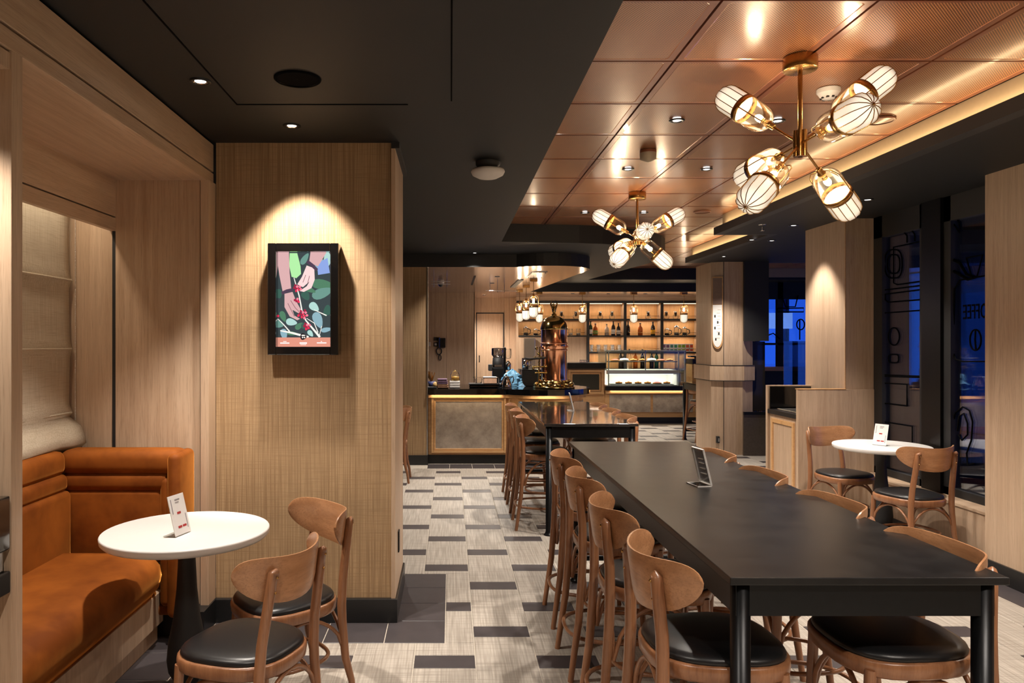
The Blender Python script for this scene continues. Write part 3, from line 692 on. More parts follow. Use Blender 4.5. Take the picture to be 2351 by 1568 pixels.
# ================================================================ CHAIRS AND STOOLS
def make_seat(kind):
    """local frame: the sitter faces +x"""
    stool = kind == 'stool'
    sh, bt = (.625, .945) if stool else (.45, .85)
    zc = bt-.092; ptop = bt-.058
    root = thing('bar_stool' if stool else 'dining_chair', (0, 0, 0))
    def outline(k, n=32, dx=0):
        pts = []
        for i in range(n):
            t = 2*PI*i/n; c, s = math.cos(t), math.sin(t)
            x = .208*math.copysign(abs(c)**.72, c); y = (.2+.085*x)*math.copysign(abs(s)**.72, s)
            pts.append((x*k+dx, y*k))
        return pts
    fr = MB(); n = 32
    prof = [(.90, sh-.048), (.975, sh-.05), (1.0, sh-.044), (1.015, sh-.02), (1.01, sh-.006), (.985, sh), (.94, sh), (.90, sh-.02)]
    rings = [[(x, y, z) for x, y in outline(k)] for k, z in prof]
    vs = [p for r in rings for p in r]; K = len(prof)
    fr.add(vs, [(i*n+j, i*n+(j+1) % n, ((i+1) % K)*n+(j+1) % n, ((i+1) % K)*n+j) for i in range(K) for j in range(n)], 0, True)
    part('seat_frame', fr, 'beech', root)
    cu = MB(); prof = [(.90, sh-.02), (.955, sh-.004), (.965, sh+.008), (.94, sh+.018), (.85, sh+.025), (.6, sh+.030), (.3, sh+.032), (.02, sh+.032)]
    rings = [[(x, y, z) for x, y in outline(k)] for k, z in prof]; vs = [p for r in rings for p in r]
    cu.add(vs, [(i*n+j, i*n+(j+1) % n, (i+1)*n+(j+1) % n, (i+1)*n+j) for i in range(len(prof)-1) for j in range(n)]+[tuple((len(prof)-1)*n+j for j in range(n))], 0, True)
    part('seat_cushion', cu, 'leather', root)
    part('seat_underside', MB().prism([(x*.9, y*.9) for x, y in outline(1)], sh-.03, sh-.02), 'beech', root)
    # rear legs that rise to the backrest
    for s in (-1, 1):
        zs = [0, .10, sh*.45, sh*.8, sh-.02, sh+.08, zc-.04, zc+.02, ptop-.012, ptop-.003, ptop+.003]
        xs = [-.262, -.248, -.222, -.206, -.202, -.203, -.212, -.216, -.219, -.220, -.220] if stool else [-.236, -.224, -.198, -.186, -.185, -.192, -.221, -.230, -.238, -.240, -.241]
        ys = [.185, .183, .176, .170, .167, .163, .154, .151, .149, .149, .149]
        rs = [.0135, .0145, .0175, .019, .0195, .019, .0185, .018, .016, .0105, .002]
        part('rear_leg', MB().tube([(x, s*y, z) for x, y, z in zip(xs, ys, zs)], rs, 10), 'beech', root)
        part('front_leg', MB().tube([(.150, s*.168, sh-.03), (.158, s*.171, sh*.6), (.175, s*.18, .08), (.18, s*.183, 0)], [.017, .017, .014, .0125], 10), 'beech', root)
    # backrest
    R, A = .262, math.radians(61); pa = math.asin(.151/R); xb = (-.2135 if stool else -.226)+.0225-R*(1-math.cos(pa))
    def loop(off):
        rows = []
        for i in range(25):
            t = math.sin(-PI/2+PI*i/24); a = t*A; s = max(0, 1-abs(t)**5)**.5
            zt = zc+(.062+.010*t*t)*s+.022*t*t; zb = zc-(.104-.040*t*t)*s+.022*t*t
            col = []
            for j in range(7):
                u = -1+2*j/6; z = zb+(zt-zb)*(u+1)/2; lean = -.14*(z-zc)
                e = off*(1 if abs(u) < .9 else .45)
                rr_ = R-e
                col.append((xb+R-rr_*math.cos(a)+lean, rr_*math.sin(a), z))
            rows.append(col)
        return rows
    bk = MB(); fa_, ba_ = loop(.0065), loop(-.0065); bk.sheet(fa_); bk.sheet([r[::-1] for r in ba_])
    for (r1, r2, j) in ((ba_, fa_, 6), (fa_, ba_, 0)):
        vs = []; 
        for i in range(25): vs += [r1[i][j], r2[i][j]]
        bk.add(vs, [(2*i, 2*i+1, 2*i+3, 2*i+2) for i in range(24)], 0, True)
    o = part('backrest', bk, 'ply', root)
    for s in (-1, 1):
        for dz in (-.045, .008):
            px_ = (-.2135 if stool else -.226)-.019-.14*dz; m = MB(); m.sphere((px_, s*.151, zc+dz), .0055, 8); m.tube([(px_, s*.151, zc+dz), (px_+.02, s*.151, zc+dz)], .0045, 6)
            part('back_bolt', m, 'brass', root)
    # bentwood brackets below the seat
    m = MB(); L = [(-.19, -.172), (-.19, .172), (.155, .169), (.155, -.169)]
    dz = .2 if stool else .15
    for i in range(4):
        a, b = Vector(L[i]+(0,)), Vector(L[(i+1) % 4]+(0,)); pts = []
        for k in range(15):
            t = k/14; p = a.lerp(b, t); z = sh-.06-dz*(1-math.sin(PI*t)**.55 if 0 < t < 1 else 1)
            pts.append((p.x, p.y, z))
        m.tube(pts, .0085, 6)
    part('bentwood_bracket', m, 'beech', root)
    hz = .185 if stool else None
    m = MB()
    if stool:
        m.tube([(x*1.17-.012, y*1.10, hz) for x, y in outline(1)], .0095, 7, closed=True)
        m.tube([(x*.80, y*.84, hz+.12) for x, y in outline(1)], .0085, 7, closed=True)
    else: m.tube([(x*.80-.01, y*.82, .20) for x, y in outline(1)], .009, 7, closed=True)
    part('hoop_stretcher', m, 'beech', root)
    return root
stool0 = make_seat('stool'); chair0 = make_seat('chair')
used = set()
def place(proto, x, y, ang, label, group):
    r = proto if proto.name not in used else copy_tree(proto)
    used.add(proto.name)
    r.location = (x, y, 0); r.rotation_euler = (0, 0, math.radians(ang)); r['label'] = label; r['category'] = 'stool' if 'stool' in label else 'chair'; r['group'] = group
    return r
ordl = ['nearest', 'second', 'third', 'farthest']
for k, y in enumerate((2.30, 2.93, 3.57, 4.19)):
    place(stool0, .805+(.0, -.005, .0, .01)[k], y, (2, -1, 1, 0)[k], '%s wooden bar stool along the left side of the long black table' % ordl[k], 'stools at the long black table')
for k, y in enumerate((2.33, 2.95, 3.58, 4.22)):
    place(stool0, (1.375, 1.37, 1.355, 1.36)[k], y, (180, 182, 179, 180)[k], '%s wooden bar stool along the right side of the long black table' % ordl[k], 'stools at the long black table')
for k, y in enumerate((6.28, 6.9, 7.5)):
    place(stool0, .80, y, 0, '%s wooden bar stool along the left side of the rear high table' % ('nearest', 'middle', 'farthest')[k], 'stools at the rear high table')
for k, y in enumerate((6.35, 6.95, 7.55)):
    place(stool0, 1.34, y, 180, '%s wooden bar stool along the right side of the rear high table' % ('nearest', 'middle', 'farthest')[k], 'stools at the rear high table')
place(stool0, 3.98, 11.62, 12, 'wooden bar stool pushed under the small high table behind the oak column', 'stools at the small high table')
place(stool0, 4.35, 11.0, 90, 'wooden bar stool half hidden behind the oak column at the small high table', 'stools at the small high table')
place(chair0, -.75, 2.70, 158, 'wooden dining chair with its back to the camera beside the near white round table', 'chairs at the near round table')
place(chair0, -.715, 3.19, 217, 'wooden dining chair between the near white round table and the framed screen wall', 'chairs at the near round table')
place(chair0, 3.27, 6.17, -76, 'wooden dining chair against the oak half wall behind the window round table', 'chairs at the window round table')
place(chair0, 3.31, 5.34, 102, 'wooden dining chair in front of the window round table, back to the camera', 'chairs at the window round table')
place(chair0, -.70, 8.32, 180, 'wooden dining chair mostly hidden behind the woven pillar', 'chairs behind the pillar')

# ================================================================ HIGH TABLES
def high_table(name, x0, x1, y0, y1, z, label, top, legins=.045, cross=True):
    t = thing(name, ((x0+x1)/2, (y0+y1)/2, 0), label, 'table')
    boxo('table_top', (x0, y0, z-.022), (x1, y1, z), top, t, .003)
    m = MB(); i = .025
    m.box((x0+i, y0+i, z-.115), (x1-i, y0+i+.02, z-.022)); m.box((x0+i, y1-i-.02, z-.115), (x1-i, y1-i, z-.022))
    m.box((x0+i, y0+i+.02, z-.115), (x0+i+.02, y1-i-.02, z-.022)); m.box((x1-i-.02, y0+i+.02, z-.115), (x1-i, y1-i-.02, z-.022))
    part('apron', m, 'metal_black', t)
    for lx in (x0+legins, x1-legins):
        for ly in (y0+legins, y1-legins):
            part('leg', MB().lathe((lx, ly, 0), [(.001, z-.022), (.0275, z-.023), (.0275, .03), (.036, .012), (.042, .008), (.042, 0), (.001, 0)][::-1], 20), 'metal_black', t)
    if cross:
        for ly in (y0+legins, y1-legins): part('stretcher', MB().tube([(x0+legins, ly, .15), (x1-legins, ly, .15)], .02, 12), 'metal_black', t)
        part('stretcher', MB().tube([((x0+x1)/2, y0+legins, .15), ((x0+x1)/2, y1-legins, .15)], .02, 12), 'metal_black', t)
    return t
high_table('high_table', .772, 1.545, 2.045, 4.86, .90, 'long matt black high table in the right foreground', 'stone_black')
high_table('high_table', .745, 1.50, 5.91, 8.12, .90, 'glossy dark high table behind the long black one, reflecting the copper machine', 'slab_gloss')
high_table('high_table', 3.68, 4.6, 11.1, 11.85, .925, 'small dark high table standing behind the oak column', 'slab_gloss')
# ---------------------------------------------------------------- round tables
def round_table(x, y, r, label, tall=1.0):
    t = thing('round_table', (x, y, 0), label, 'table')
    z = .75; pr = [(.001, z-.034), (r-.012, z-.034), (r-.002, z-.024), (r, z-.006), (r-.003, z-.001), (r-.006, z), (.001, z)]
    part('table_top', MB().lathe((x, y, 0), pr, 72), 'white', t)
    base = [(.001, 0), (.24, 0), (.245, .008), (.24, .016), (.08, .03), (.045, .06), (.04, .085), (.075, .15), (.082, .2), (.076, .27), (.055, .38), (.042, .5), (.036, .62), (.04, .7), (.1, .712), (.001, .715)]
    part('turned_pedestal', MB().lathe((x, y, 0), base, 32), 'black', t)
    return t
round_table(-1.13, 3.17, .345, 'white round pedestal table in front of the rust velvet banquette')
round_table(3.36, 5.78, .345, 'white round pedestal table by the drawn window')
# ---------------------------------------------------------------- menu stands
red = pbr('red_print', srgb(176, 50, 48), .5); grey = pbr('grey_print', srgb(150, 146, 150), .5)
def menu_stand(x, y, z, ang, label, mat='white', wd=.105, ht=.165, tilt=14, marks=True, foot=.06):
    t = thing('menu_stand', (x, y, z), label, 'menu stand', 'table menu stands')
    t.rotation_euler = (0, 0, math.radians(ang))
    ti = math.radians(tilt); ux, uz = math.sin(ti), math.cos(ti); th = .003
    def q(a, b, c, d, o, thk):  # plate rectangle a..b across, c..d up, pushed forward by o
        m = MB(); vs = []
        for oo in (o, o-thk):
            for u, v in ((a, c), (b, c), (b, d), (a, d)): vs.append((u, ux*v-oo*uz, uz*v+.004+oo*ux))
        return m.add(vs, [(0, 1, 2, 3), (7, 6, 5, 4), (0, 4, 5, 1), (1, 5, 6, 2), (2, 6, 7, 3), (3, 7, 4, 0)])
    def pt(name, mb, mt):
        o = bpy.data.objects.new(name, mb.mesh(name, mats_of(mt))); COL.objects.link(o); o.parent = t; return o
    pt('card', q(-wd/2, wd/2, 0, ht, .0, th), mat)
    pt('foot', MB().box((-wd/2, 0, 0), (wd/2, foot, .003)), 'glass' if mat == 'white' else mat, )
    if marks:
        for a, v in ((-.012, .085), (-.022, .028), (.008, .028)):
            pt('red_label', q(a, a+.024, v, v+.009, .0008, .001), red)
        pt('fine_print', q(-.012, .02, .142, .147, .0008, .001), grey); pt('fine_print', q(-.012, .012, .132, .136, .0008, .001), grey)
        pt('fine_print', q(-.04, -.036, .09, .15, .0008, .001), grey); pt('fine_print', q(.038, .042, .02, .08, .0008, .001), grey)
    else:
        m = q(-wd/2, wd/2, 0, .004, .003, .008)
        for v in (.05, .075, .1, .12): k = q(-.03, .025-v*.1, v, v+.002, .003, .008); m.add(k.v, k.f)
        for a in ((-wd/2, wd/2, ht-.004, ht), (-wd/2, -wd/2+.003, 0, ht), (wd/2-.003, wd/2, 0, ht)): k = q(*a, .003, .008); m.add(k.v, k.f)
        m.box((-wd/2, 0, 0), (-wd/2+.003, foot, .005)); m.box((wd/2-.003, 0, 0), (wd/2, foot, .005)); m.box((-wd/2, foot-.003, 0), (wd/2, foot, .005)); pt('polished_edge', m, 'white')
        pt('translucent_print', q(-.04, .04, .02, ht-.01, .0005, .0006), glassmat('print_film', (.93, .93, .95, 1), .3, .06))
    return t
menu_stand(-1.112, 3.08, .75, 75, 'white menu card leaning on a clear foot on the near round table')
menu_stand(1.165, 3.38, .90, 100, 'clear acrylic menu holder standing on the long black table', 'glass', .105, .17, 14, False, .07)
menu_stand(1.17, 7.05, .90, 86, 'menu holder seen edge-on on the glossy rear high table', 'offwhite', .10, .17, 14, False)
menu_stand(3.32, 5.74, .75, -60, 'white menu card on the round table by the window')

# ================================================================ BANQUETTE
bq = thing('banquette', (-1.7, 3.2, 0), 'rust orange velvet banquette built into the oak alcove', 'banquette')
def cush(name, a, b, bev=.04, seg=4, parent=None, mat='velvet'):
    bm = bmesh.new(); bmesh.ops.create_cube(bm, size=1); sz = [abs(b[i]-a[i]) for i in range(3)]
    bmesh.ops.scale(bm, vec=sz, verts=bm.verts); bmesh.ops.translate(bm, vec=[(a[i]+b[i])/2 for i in range(3)], verts=bm.verts)
    bmesh.ops.bevel(bm, geom=bm.edges[:], offset=min(bev, min(sz)*.48), segments=seg, affect='EDGES', profile=.5); bm.verts.index_update()
    m = MB().add([v.co for v in bm.verts], [[v.index for v in f.verts] for f in bm.faces], 0, True); bm.free()
    return part(name, m, mat, parent or bq)
# seat with rounded nose, running along y
def nose(y0, y1, n=14):
    pr = [(-1.98, .27), (-1.55, .27), (-1.49, .285), (-1.455, .33), (-1.44, .39), (-1.45, .44), (-1.48, .475), (-1.53, .492), (-1.65, .50), (-1.98, .50)]
    rows = []
    for j in range(n+1):
        y = y0+(y1-y0)*j/n; k = 1
        e = min(1, (y1-y)/.05); k = math.sqrt(max(0, 1-(1-e)**2)) if e < 1 else 1
        rows.append([(-1.98+(x+1.98)*(.93+.07*k), y, .385+(z-.385)*(.80+.20*k)) for x, z in pr])
    m = MB().sheet([r[::-1] for r in rows]); m.add([p for p in rows[-1]], [tuple(range(len(pr)))]); return m
part('seat', nose(2.285, 3.73, 40), 'velvet', bq)
cush('seat_seam_roll', (-1.97, 2.285, .235), (-1.505, 3.80, .285), .02)
cush('side_back_panel', (-2.04, 2.285, .42), (-1.93, 3.78, .80), .03)
cush('side_back_roll', (-2.05, 2.285, .79), (-1.945, 3.78, .885), .035)
cush('side_back_top_roll', (-2.06, 2.285, .875), (-1.955, 3.78, 1.0), .04)
cush('end_back_panel', (-2.0, 3.78, .42), (-1.475, 3.9, .80), .03)
cush('end_back_roll', (-2.0, 3.77, .79), (-1.44, 3.9, .885), .035)
cush('end_back_top_roll', (-2.0, 3.76, .875), (-1.385, 3.93, 1.0), .045)
cush('end_border_roll', (-1.485, 3.765, .2), (-1.425, 3.9, .86), .028)
cush('end_wing', (-1.44, 3.74, .15), (-1.375, 3.99, .985), .03)
boxo('oak_base', (-2.0, 2.285, .1), (-1.50, 3.86, .262), 'oak', bq)
boxo('plinth', (-2.0, 2.285, 0), (-1.53, 3.86, .1), 'oak', bq)
cush('wing_foot', (-1.66, 3.8, .145), (-1.38, 3.99, .2), .02)
# roman blind
rb = thing('roman_blind', (-2.1, 3.1, 1), 'beige linen roman blind hanging in the banquette alcove', 'blind')
def blind():
    rows = []; folds = [2.30, 1.886, 1.517, 1.174]
    zs = []
    for a, b in zip(folds, folds[1:]):
        for k in range(8): t = k/8; zs.append((a+(b-a)*t, -.003*math.sin(PI*t)+(.010 if k == 0 else 0)))
    zs.append((1.174, .016)); zs += [(1.15, .0), (1.10, .03), (1.05, .05), (1.01, .06), (.985, .03), (.98, .0)]
    for z, o in zs:
        row = []
        for j in range(26):
            y = 2.285+(4.0-2.285)*j/25
            wv = .003*math.sin(j*1.1+z*4)+.004*math.sin(j*.43)
            yy = y+(.003*math.sin(z*9) if j == 25 else 0)
            row.append((-2.06+o+wv*.6+(.03 if z < 1.12 and j > 22 else 0), yy, z-(.006*math.sin(j*.5) if z < 1.1 else 0)))
        rows.append(row)
    return rows
o = part('fabric', MB().sheet(blind()), 'blind', rb); sm = o.modifiers.new('t', 'SOLIDIFY'); sm.thickness = .004
for z in (1.886, 1.517, 1.174): part('fold_rod', MB().tube([(-2.045, 2.285, z), (-2.045, 3.99, z-.002)], .006, 6), 'blind', rb)
m = MB()
for k in range(160): m.sphere((-2.035, 4.012, 2.28-k*.0082), .0033, 4)
part('bead_chain', m, 'offwhite', rb, kind='stuff')
hr = MB().box((-2.12, 2.285, 2.30), (-2.02, 4.02, 2.345)); part('headrail', hr, 'offwhite', rb)
area_light('alcove_led', (-1.95, 3.15, 2.38), (0, 0, 0), .05, 1.6, 1.8, (1, .82, .6))

# ================================================================ FRAMED SCREEN
sc2 = thing('framed_screen', (-.80, 4.05, 1.8), 'black glossy framed lit screen of hands picking red coffee cherries', 'screen')
Ys = 4.02
X0, X1, Z0, Z1 = PX(614, Ys), PX(777, Ys), PZ(815, Ys), PZ(558, Ys)
m = MB()
b_ = .045
m.box((X0, Ys, Z0), (X0+b_, 4.119, Z1), 0, .004); m.box((X1-b_, Ys, Z0), (X1, 4.119, Z1), 0, .004)
m.box((X0+b_, Ys, Z1-b_), (X1-b_, 4.119, Z1), 0, .004); m.box((X0+b_, Ys, Z0), (X1-b_, 4.119, Z0+b_), 0, .004)
part('frame', m, 'gloss_black', sc2)
def pm_(name, rgb, s=.52): return emit(name, srgb(*rgb), s)
Yp = 4.075
def SP(u, v, d=0):  # crop pixel coordinates of the poster -> plane of the display
    px, py = 600+u/4.61, 540+v/4.61; return P(px, py, Yp-d)
u0, u1, v0, v1 = 152, 736, 180, 1190
def sq(pts, d): return MB().poly3([SP(u, v, d) for u, v in pts][::-1])
boxo('bezel', (X0+.04, 4.08, Z0+.04), (X1-.04, 4.11, Z1-.04), 'gloss_black', sc2)
part('display', sq([(u0, v0), (u1, v0), (u1, v1), (u0, v1)], 0), pm_('print_dark_leaf', (52, 60, 62)), sc2)
def strip(pts, ws, d):
    L, R = [], []
    for i, (u, v) in enumerate(pts):
        a = pts[max(0, i-1)]; b = pts[min(len(pts)-1, i+1)]; dx, dy = b[0]-a[0], b[1]-a[1]; l = math.hypot(dx, dy) or 1
        nx, ny = -dy/l, dx/l; L.append((u+nx*ws[i], v+ny*ws[i])); R.append((u-nx*ws[i], v-ny*ws[i]))
    return sq([(min(max(a, u0), u1), min(max(b, v0), v1)) for a, b in L+R[::-1]], d)
cut = lambda p: [(min(max(a, u0), u1), min(max(b, v0), v1)) for a, b in p]
def leaf(cu, cv, ln, wd, ang, d):
    p = []
    for k in range(16):
        t = 2*PI*k/16; a, b = ln*math.cos(t), wd*math.sin(t)*(1-.35*math.cos(t)); p.append((cu+a*math.cos(ang)-b*math.sin(ang), cv+a*math.sin(ang)+b*math.cos(ang)))
    return sq(cut(p), d)
G = [pm_('print_leaf_teal', (92, 128, 118)), pm_('print_leaf_green', (70, 108, 84)), pm_('print_leaf_pale', (150, 182, 176)), pm_('print_leaf_deep', (52, 82, 72)), pm_('print_leaf_bluish', (120, 150, 160))]
rnd = random.Random(4)
lv = [(650, 520, 120, 50, .1, 1), (650, 610, 120, 52, -.35, 0), (600, 900, 90, 48, 1.2, 4), (320, 920, 60, 36, .2, 2), (400, 960, 50, 28, -.7, 1), (230, 860, 60, 30, 1.2, 1), (560, 760, 60, 40, .7, 2), (470, 640, 55, 40, 1, 3), (240, 1050, 60, 34, 1.4, 4), (190, 940, 50, 40, .3, 0), (690, 1000, 60, 24, -.2, 4), (520, 1040, 40, 24, .9, 2), (460, 250, 70, 30, -1.0, 0), (630, 330, 80, 55, 1.3, 4), (700, 800, 40, 60, .3, 3), (180, 620, 50, 40, 1.2, 3), (460, 960, 40, 30, .1, 3), (330, 1040, 60, 20, .1, 1), (700, 260, 40, 90, .1, 2), (520, 580, 60, 26, .4, 1)]
for i, (a, b, c, d, e, g) in enumerate(lv): part('printed_leaf', leaf(a, b, c, d, e, .0004+.0001*i), G[g], sc2)
part('printed_leaf', sq([(300, 190), (380, 190), (415, 330), (420, 410), (370, 455), (320, 440), (295, 320)], .003), pm_('print_leaf_bright', (150, 200, 140)), sc2)
part('printed_cloth', sq([(590, 300), (700, 240), (725, 400), (600, 420)], .003), pm_('print_cloth', (120, 140, 190)), sc2)
br = pm_('print_stem', (214, 208, 200))
for p, w_ in (([(345, 450), (400, 640), (430, 800), (470, 900), (620, 1078)], [4, 6, 7, 7, 12]), ([(200, 1010), (330, 1035), (500, 1080)], [6, 10, 12]), ([(170, 880), (240, 950), (300, 1020)], [3, 5, 7]), ([(560, 790), (690, 850)], [3, 6]), ([(480, 880), (560, 930), (600, 1030)], [3, 4, 5]), ([(640, 960), (615, 1060)], [3, 3])): part('printed_stem', strip(p, w_, .0035), br, sc2)
skin = pm_('print_skin', (184, 146, 146)); skin2 = pm_('print_skin_light', (214, 182, 180)); skd = pm_('print_skin_shade', (118, 84, 88))
part('printed_arm', sq([(155, 182), (292, 182), (300, 400), (318, 590), (228, 610), (190, 420)], .004), skin, sc2)
part('printed_arm', sq([(520, 182), (690, 182), (600, 330), (505, 290)], .004), skin, sc2)
part('printed_hand', sq([(245, 620), (330, 600), (370, 700), (420, 790), (400, 830), (330, 790), (350, 850), (410, 885), (380, 900), (300, 860), (245, 760)], .0042), skin, sc2)
part('printed_hand', sq([(480, 320), (560, 350), (565, 470), (530, 560), (450, 600), (405, 590), (480, 540), (510, 490), (440, 550), (380, 520), (430, 440)], .0042), skin2, sc2)
for p in ([(280, 720), (320, 800), (350, 860)], [(310, 690), (360, 770), (400, 810)], [(470, 420), (440, 500)], [(510, 430), (490, 510)]): part('printed_finger_line', strip(p, [3]*len(p), .0044), skd, sc2)
part('printed_bracelet', strip([(215, 615), (270, 590), (335, 575)], [16, 17, 16], .0046), pm_('print_bracelet', (70, 54, 70)), sc2)
part('printed_bracelet', strip([(485, 275), (540, 320), (590, 370)], [16, 18, 16], .0046), pm_('print_bracelet_b', (70, 54, 70)), sc2)
ch = [pm_('print_cherry', (196, 44, 72)), pm_('print_cherry_dark', (140, 30, 56)), pm_('print_cherry_light', (222, 110, 130))]
def cl_(cu, cv, n, rad):
    for k in range(n):
        a = k*2.4; r_ = rad*math.sqrt(k/n); c = (cu+r_*math.cos(a), cv+r_*math.sin(a)*.8)
        part('printed_cherry', leaf(c[0], c[1], 13, 13, 0, .005+.0001*k), ch[k % 3], sc2)
cl_(380, 560, 9, 46); cl_(382, 690, 5, 30); cl_(440, 835, 12, 58); cl_(485, 965, 8, 42); cl_(178, 855, 1, 5)
part('printed_band', sq([(u0, 1082), (u1, 1082), (u1, v1), (u0, v1)], .0062), pm_('print_band', (190, 126, 108)), sc2)
part('round_emblem', leaf(446, 1073, 34, 34, 0, .0066), pm_('print_emblem', (34, 26, 28)), sc2)
part('emblem_mark', leaf(446, 1060, 22, 7, 0, .007), br, sc2); part('emblem_mark', leaf(437, 1082, 8, 8, 0, .007), br, sc2); part('emblem_mark', leaf(458, 1082, 8, 8, 0, .007), br, sc2)
wh = pm_('print_white', (250, 244, 240), .5)
for a, b, c, d in ((200, 298, 1136, 1147), (405, 484, 1134, 1149), (588, 690, 1134, 1145), (232, 268, 1122, 1128), (414, 476, 1156, 1161), (630, 645, 1122, 1128)):
    n_ = int((b-a)/8)
    m = MB()
    for k in range(n_):
        uu = a+(b-a)*k/n_; q_ = MB().poly3([SP(x_, y_, .0068) for x_, y_ in ((uu, c), (uu+(b-a)/n_*.8, c), (uu+(b-a)/n_*.8, d), (uu, d))][::-1]); m.add(q_.v, q_.f)
    part('caption_line', m, wh, sc2)
# second frame on the wall behind the pillar
m = MB().box((-.99, 9.34, PZ(812, 9.35)), (PX(925.5, 9.35), 9.389, PZ(690, 9.35)), 0, .004)
f2 = thing('picture_frame', (-.8, 9.36, 1.7), 'black framed picture mostly hidden behind the woven pillar', 'picture'); part('frame', m, 'gloss_black', f2)
boxo('print', (-.95, 9.336, PZ(800, 9.35)), (-.66, 9.341, PZ(702, 9.35)), G[3], f2)
# ================================================================ LAMPS
def downlight(px, py, z, e, label, size=75, tilt=(0, 0), r=.036, dark=True, blend=.6, lensmat='lens'):
    Y = (z-CH)*F/(VY-py); x = PX(px, Y)
    return downlight_at(x, Y, z, e, label, size, tilt, r, dark, blend)
def downlight_at(x, Y, z, e, label, size=75, tilt=(0, 0), r=.036, dark=True, blend=.6):
    t = thing('downlight', (x, Y, z), label, 'downlight', 'recessed ceiling downlights')
    part('trim_ring', MB().lathe((x, Y, z), [(r*.8, -.001), (r*.86, -.006), (r*1.22, -.006), (r*1.28, -.0005)], 24), 'metal_black' if dark else 'chrome', t)
    part('reflector', MB().lathe((x, Y, z), [(r*.82, -.0045), (r*.66, -.002)], 24), 'chrome', t)
    part('lens', MB().disc((x, Y, z-.002), r*.68, 20, 0, -1), 'lens', t)
    if e: spot(t, (x, Y, z-.012), e, size, blend, tilt)
    return t
D = downlight
D(460, 186, ZC, 70, 'black ceiling downlight above the near round table', 84, (3, 0))
D(670, 288, ZC, 60, 'black ceiling downlight washing the wall with the framed screen', 68, (17, 0), blend=.5)
D(1090, 580, ZC, 75, 'black ceiling downlight in front of the bar counter', 110)
for (px, py, l) in ((1554, 276, 'copper ceiling downlight left of the near chandelier'), (1785, 277, 'copper ceiling downlight behind the left lamp of the near chandelier'), (1442, 388, 'copper ceiling downlight left of and above the far chandelier'),
                    (1622, 388, 'copper ceiling downlight between the two chandeliers on the right'), (1343, 488, 'copper ceiling downlight left of the far chandelier'), (1478, 488, 'copper ceiling downlight beside the rod of the far chandelier')):
    D(px, py, ZU-.004, 46, l, 110)
D(1470, 607, ZU-.004, 25, 'copper ceiling downlight farthest away over the rear floor', 110)
for (px, py, e, l) in ((1992, 458, 40, 'soffit downlight nearest the window round table'), (1822, 517, 46, 'soffit downlight in front of the oak pier'), (1772, 552, 60, 'soffit downlight nearest the oak column')):
    D(px, py, ZC, e, l, 74, (0, -3) if px == 1822 else (0, 0))
for (px, py, z, l) in ((1022+120-0, 635, ZB, 'bar ceiling downlight, right one of the front pair'), (1130, 650, ZB, 'bar ceiling downlight, left one of the rear pair'), (1112, 677, ZB, 'bar ceiling downlight farthest left near the oak door')):
    D(px, py, z, 85, l, 140, r=.03)
for i, px in enumerate((1315, 1397, 1482, 1565)):
    downlight_at(PX(px, 14.4), 14.4, ZB, 34, 'rear bar ceiling downlight, %s of the row of four' % ('leftmost', 'second from left', 'third from left', 'rightmost')[i], 110, r=.03)
downlight_at(3.52, 9.55, ZC, 55, 'soffit downlight in front of the menu board column', 110)
# wash on the oak pier and unseen downlights added outside the frame to brighten the room
for i, (x, y, e) in enumerate(((-.6, .6, 60), (-.6, -1.3, 50))): downlight_at(x, y, ZC, e, 'added unseen black ceiling downlight behind the camera, %s' % ('near', 'far')[i], 110)
for i, (x, y, e) in enumerate(((1.34, 1.9, 40), (1.93, 1.9, 40), (1.34, .2, 55), (1.93, .2, 55))): downlight_at(x, y, ZU-.004, e, 'added unseen copper ceiling downlight above the frame, spot %s' % 'abcd'[i], 110)
downlight_at(3.2, 3.3, ZC, 45, 'soffit downlight beside the near oak pillar', 110); downlight_at(3.25, 7.0+1.0, ZC, 10, 'soffit downlight behind the oak pier', 110)
downlight_at(-1.5, 1.95, 2.37, 26, 'small downlight in the oak niche at the left edge', 110); downlight_at(-.9, 7.2, ZC, 50, 'black ceiling downlight behind the woven pillar', 110)
downlight_at(.35, 6.9, ZC, 40, 'black ceiling downlight behind the wireless access point', 100) if False else None

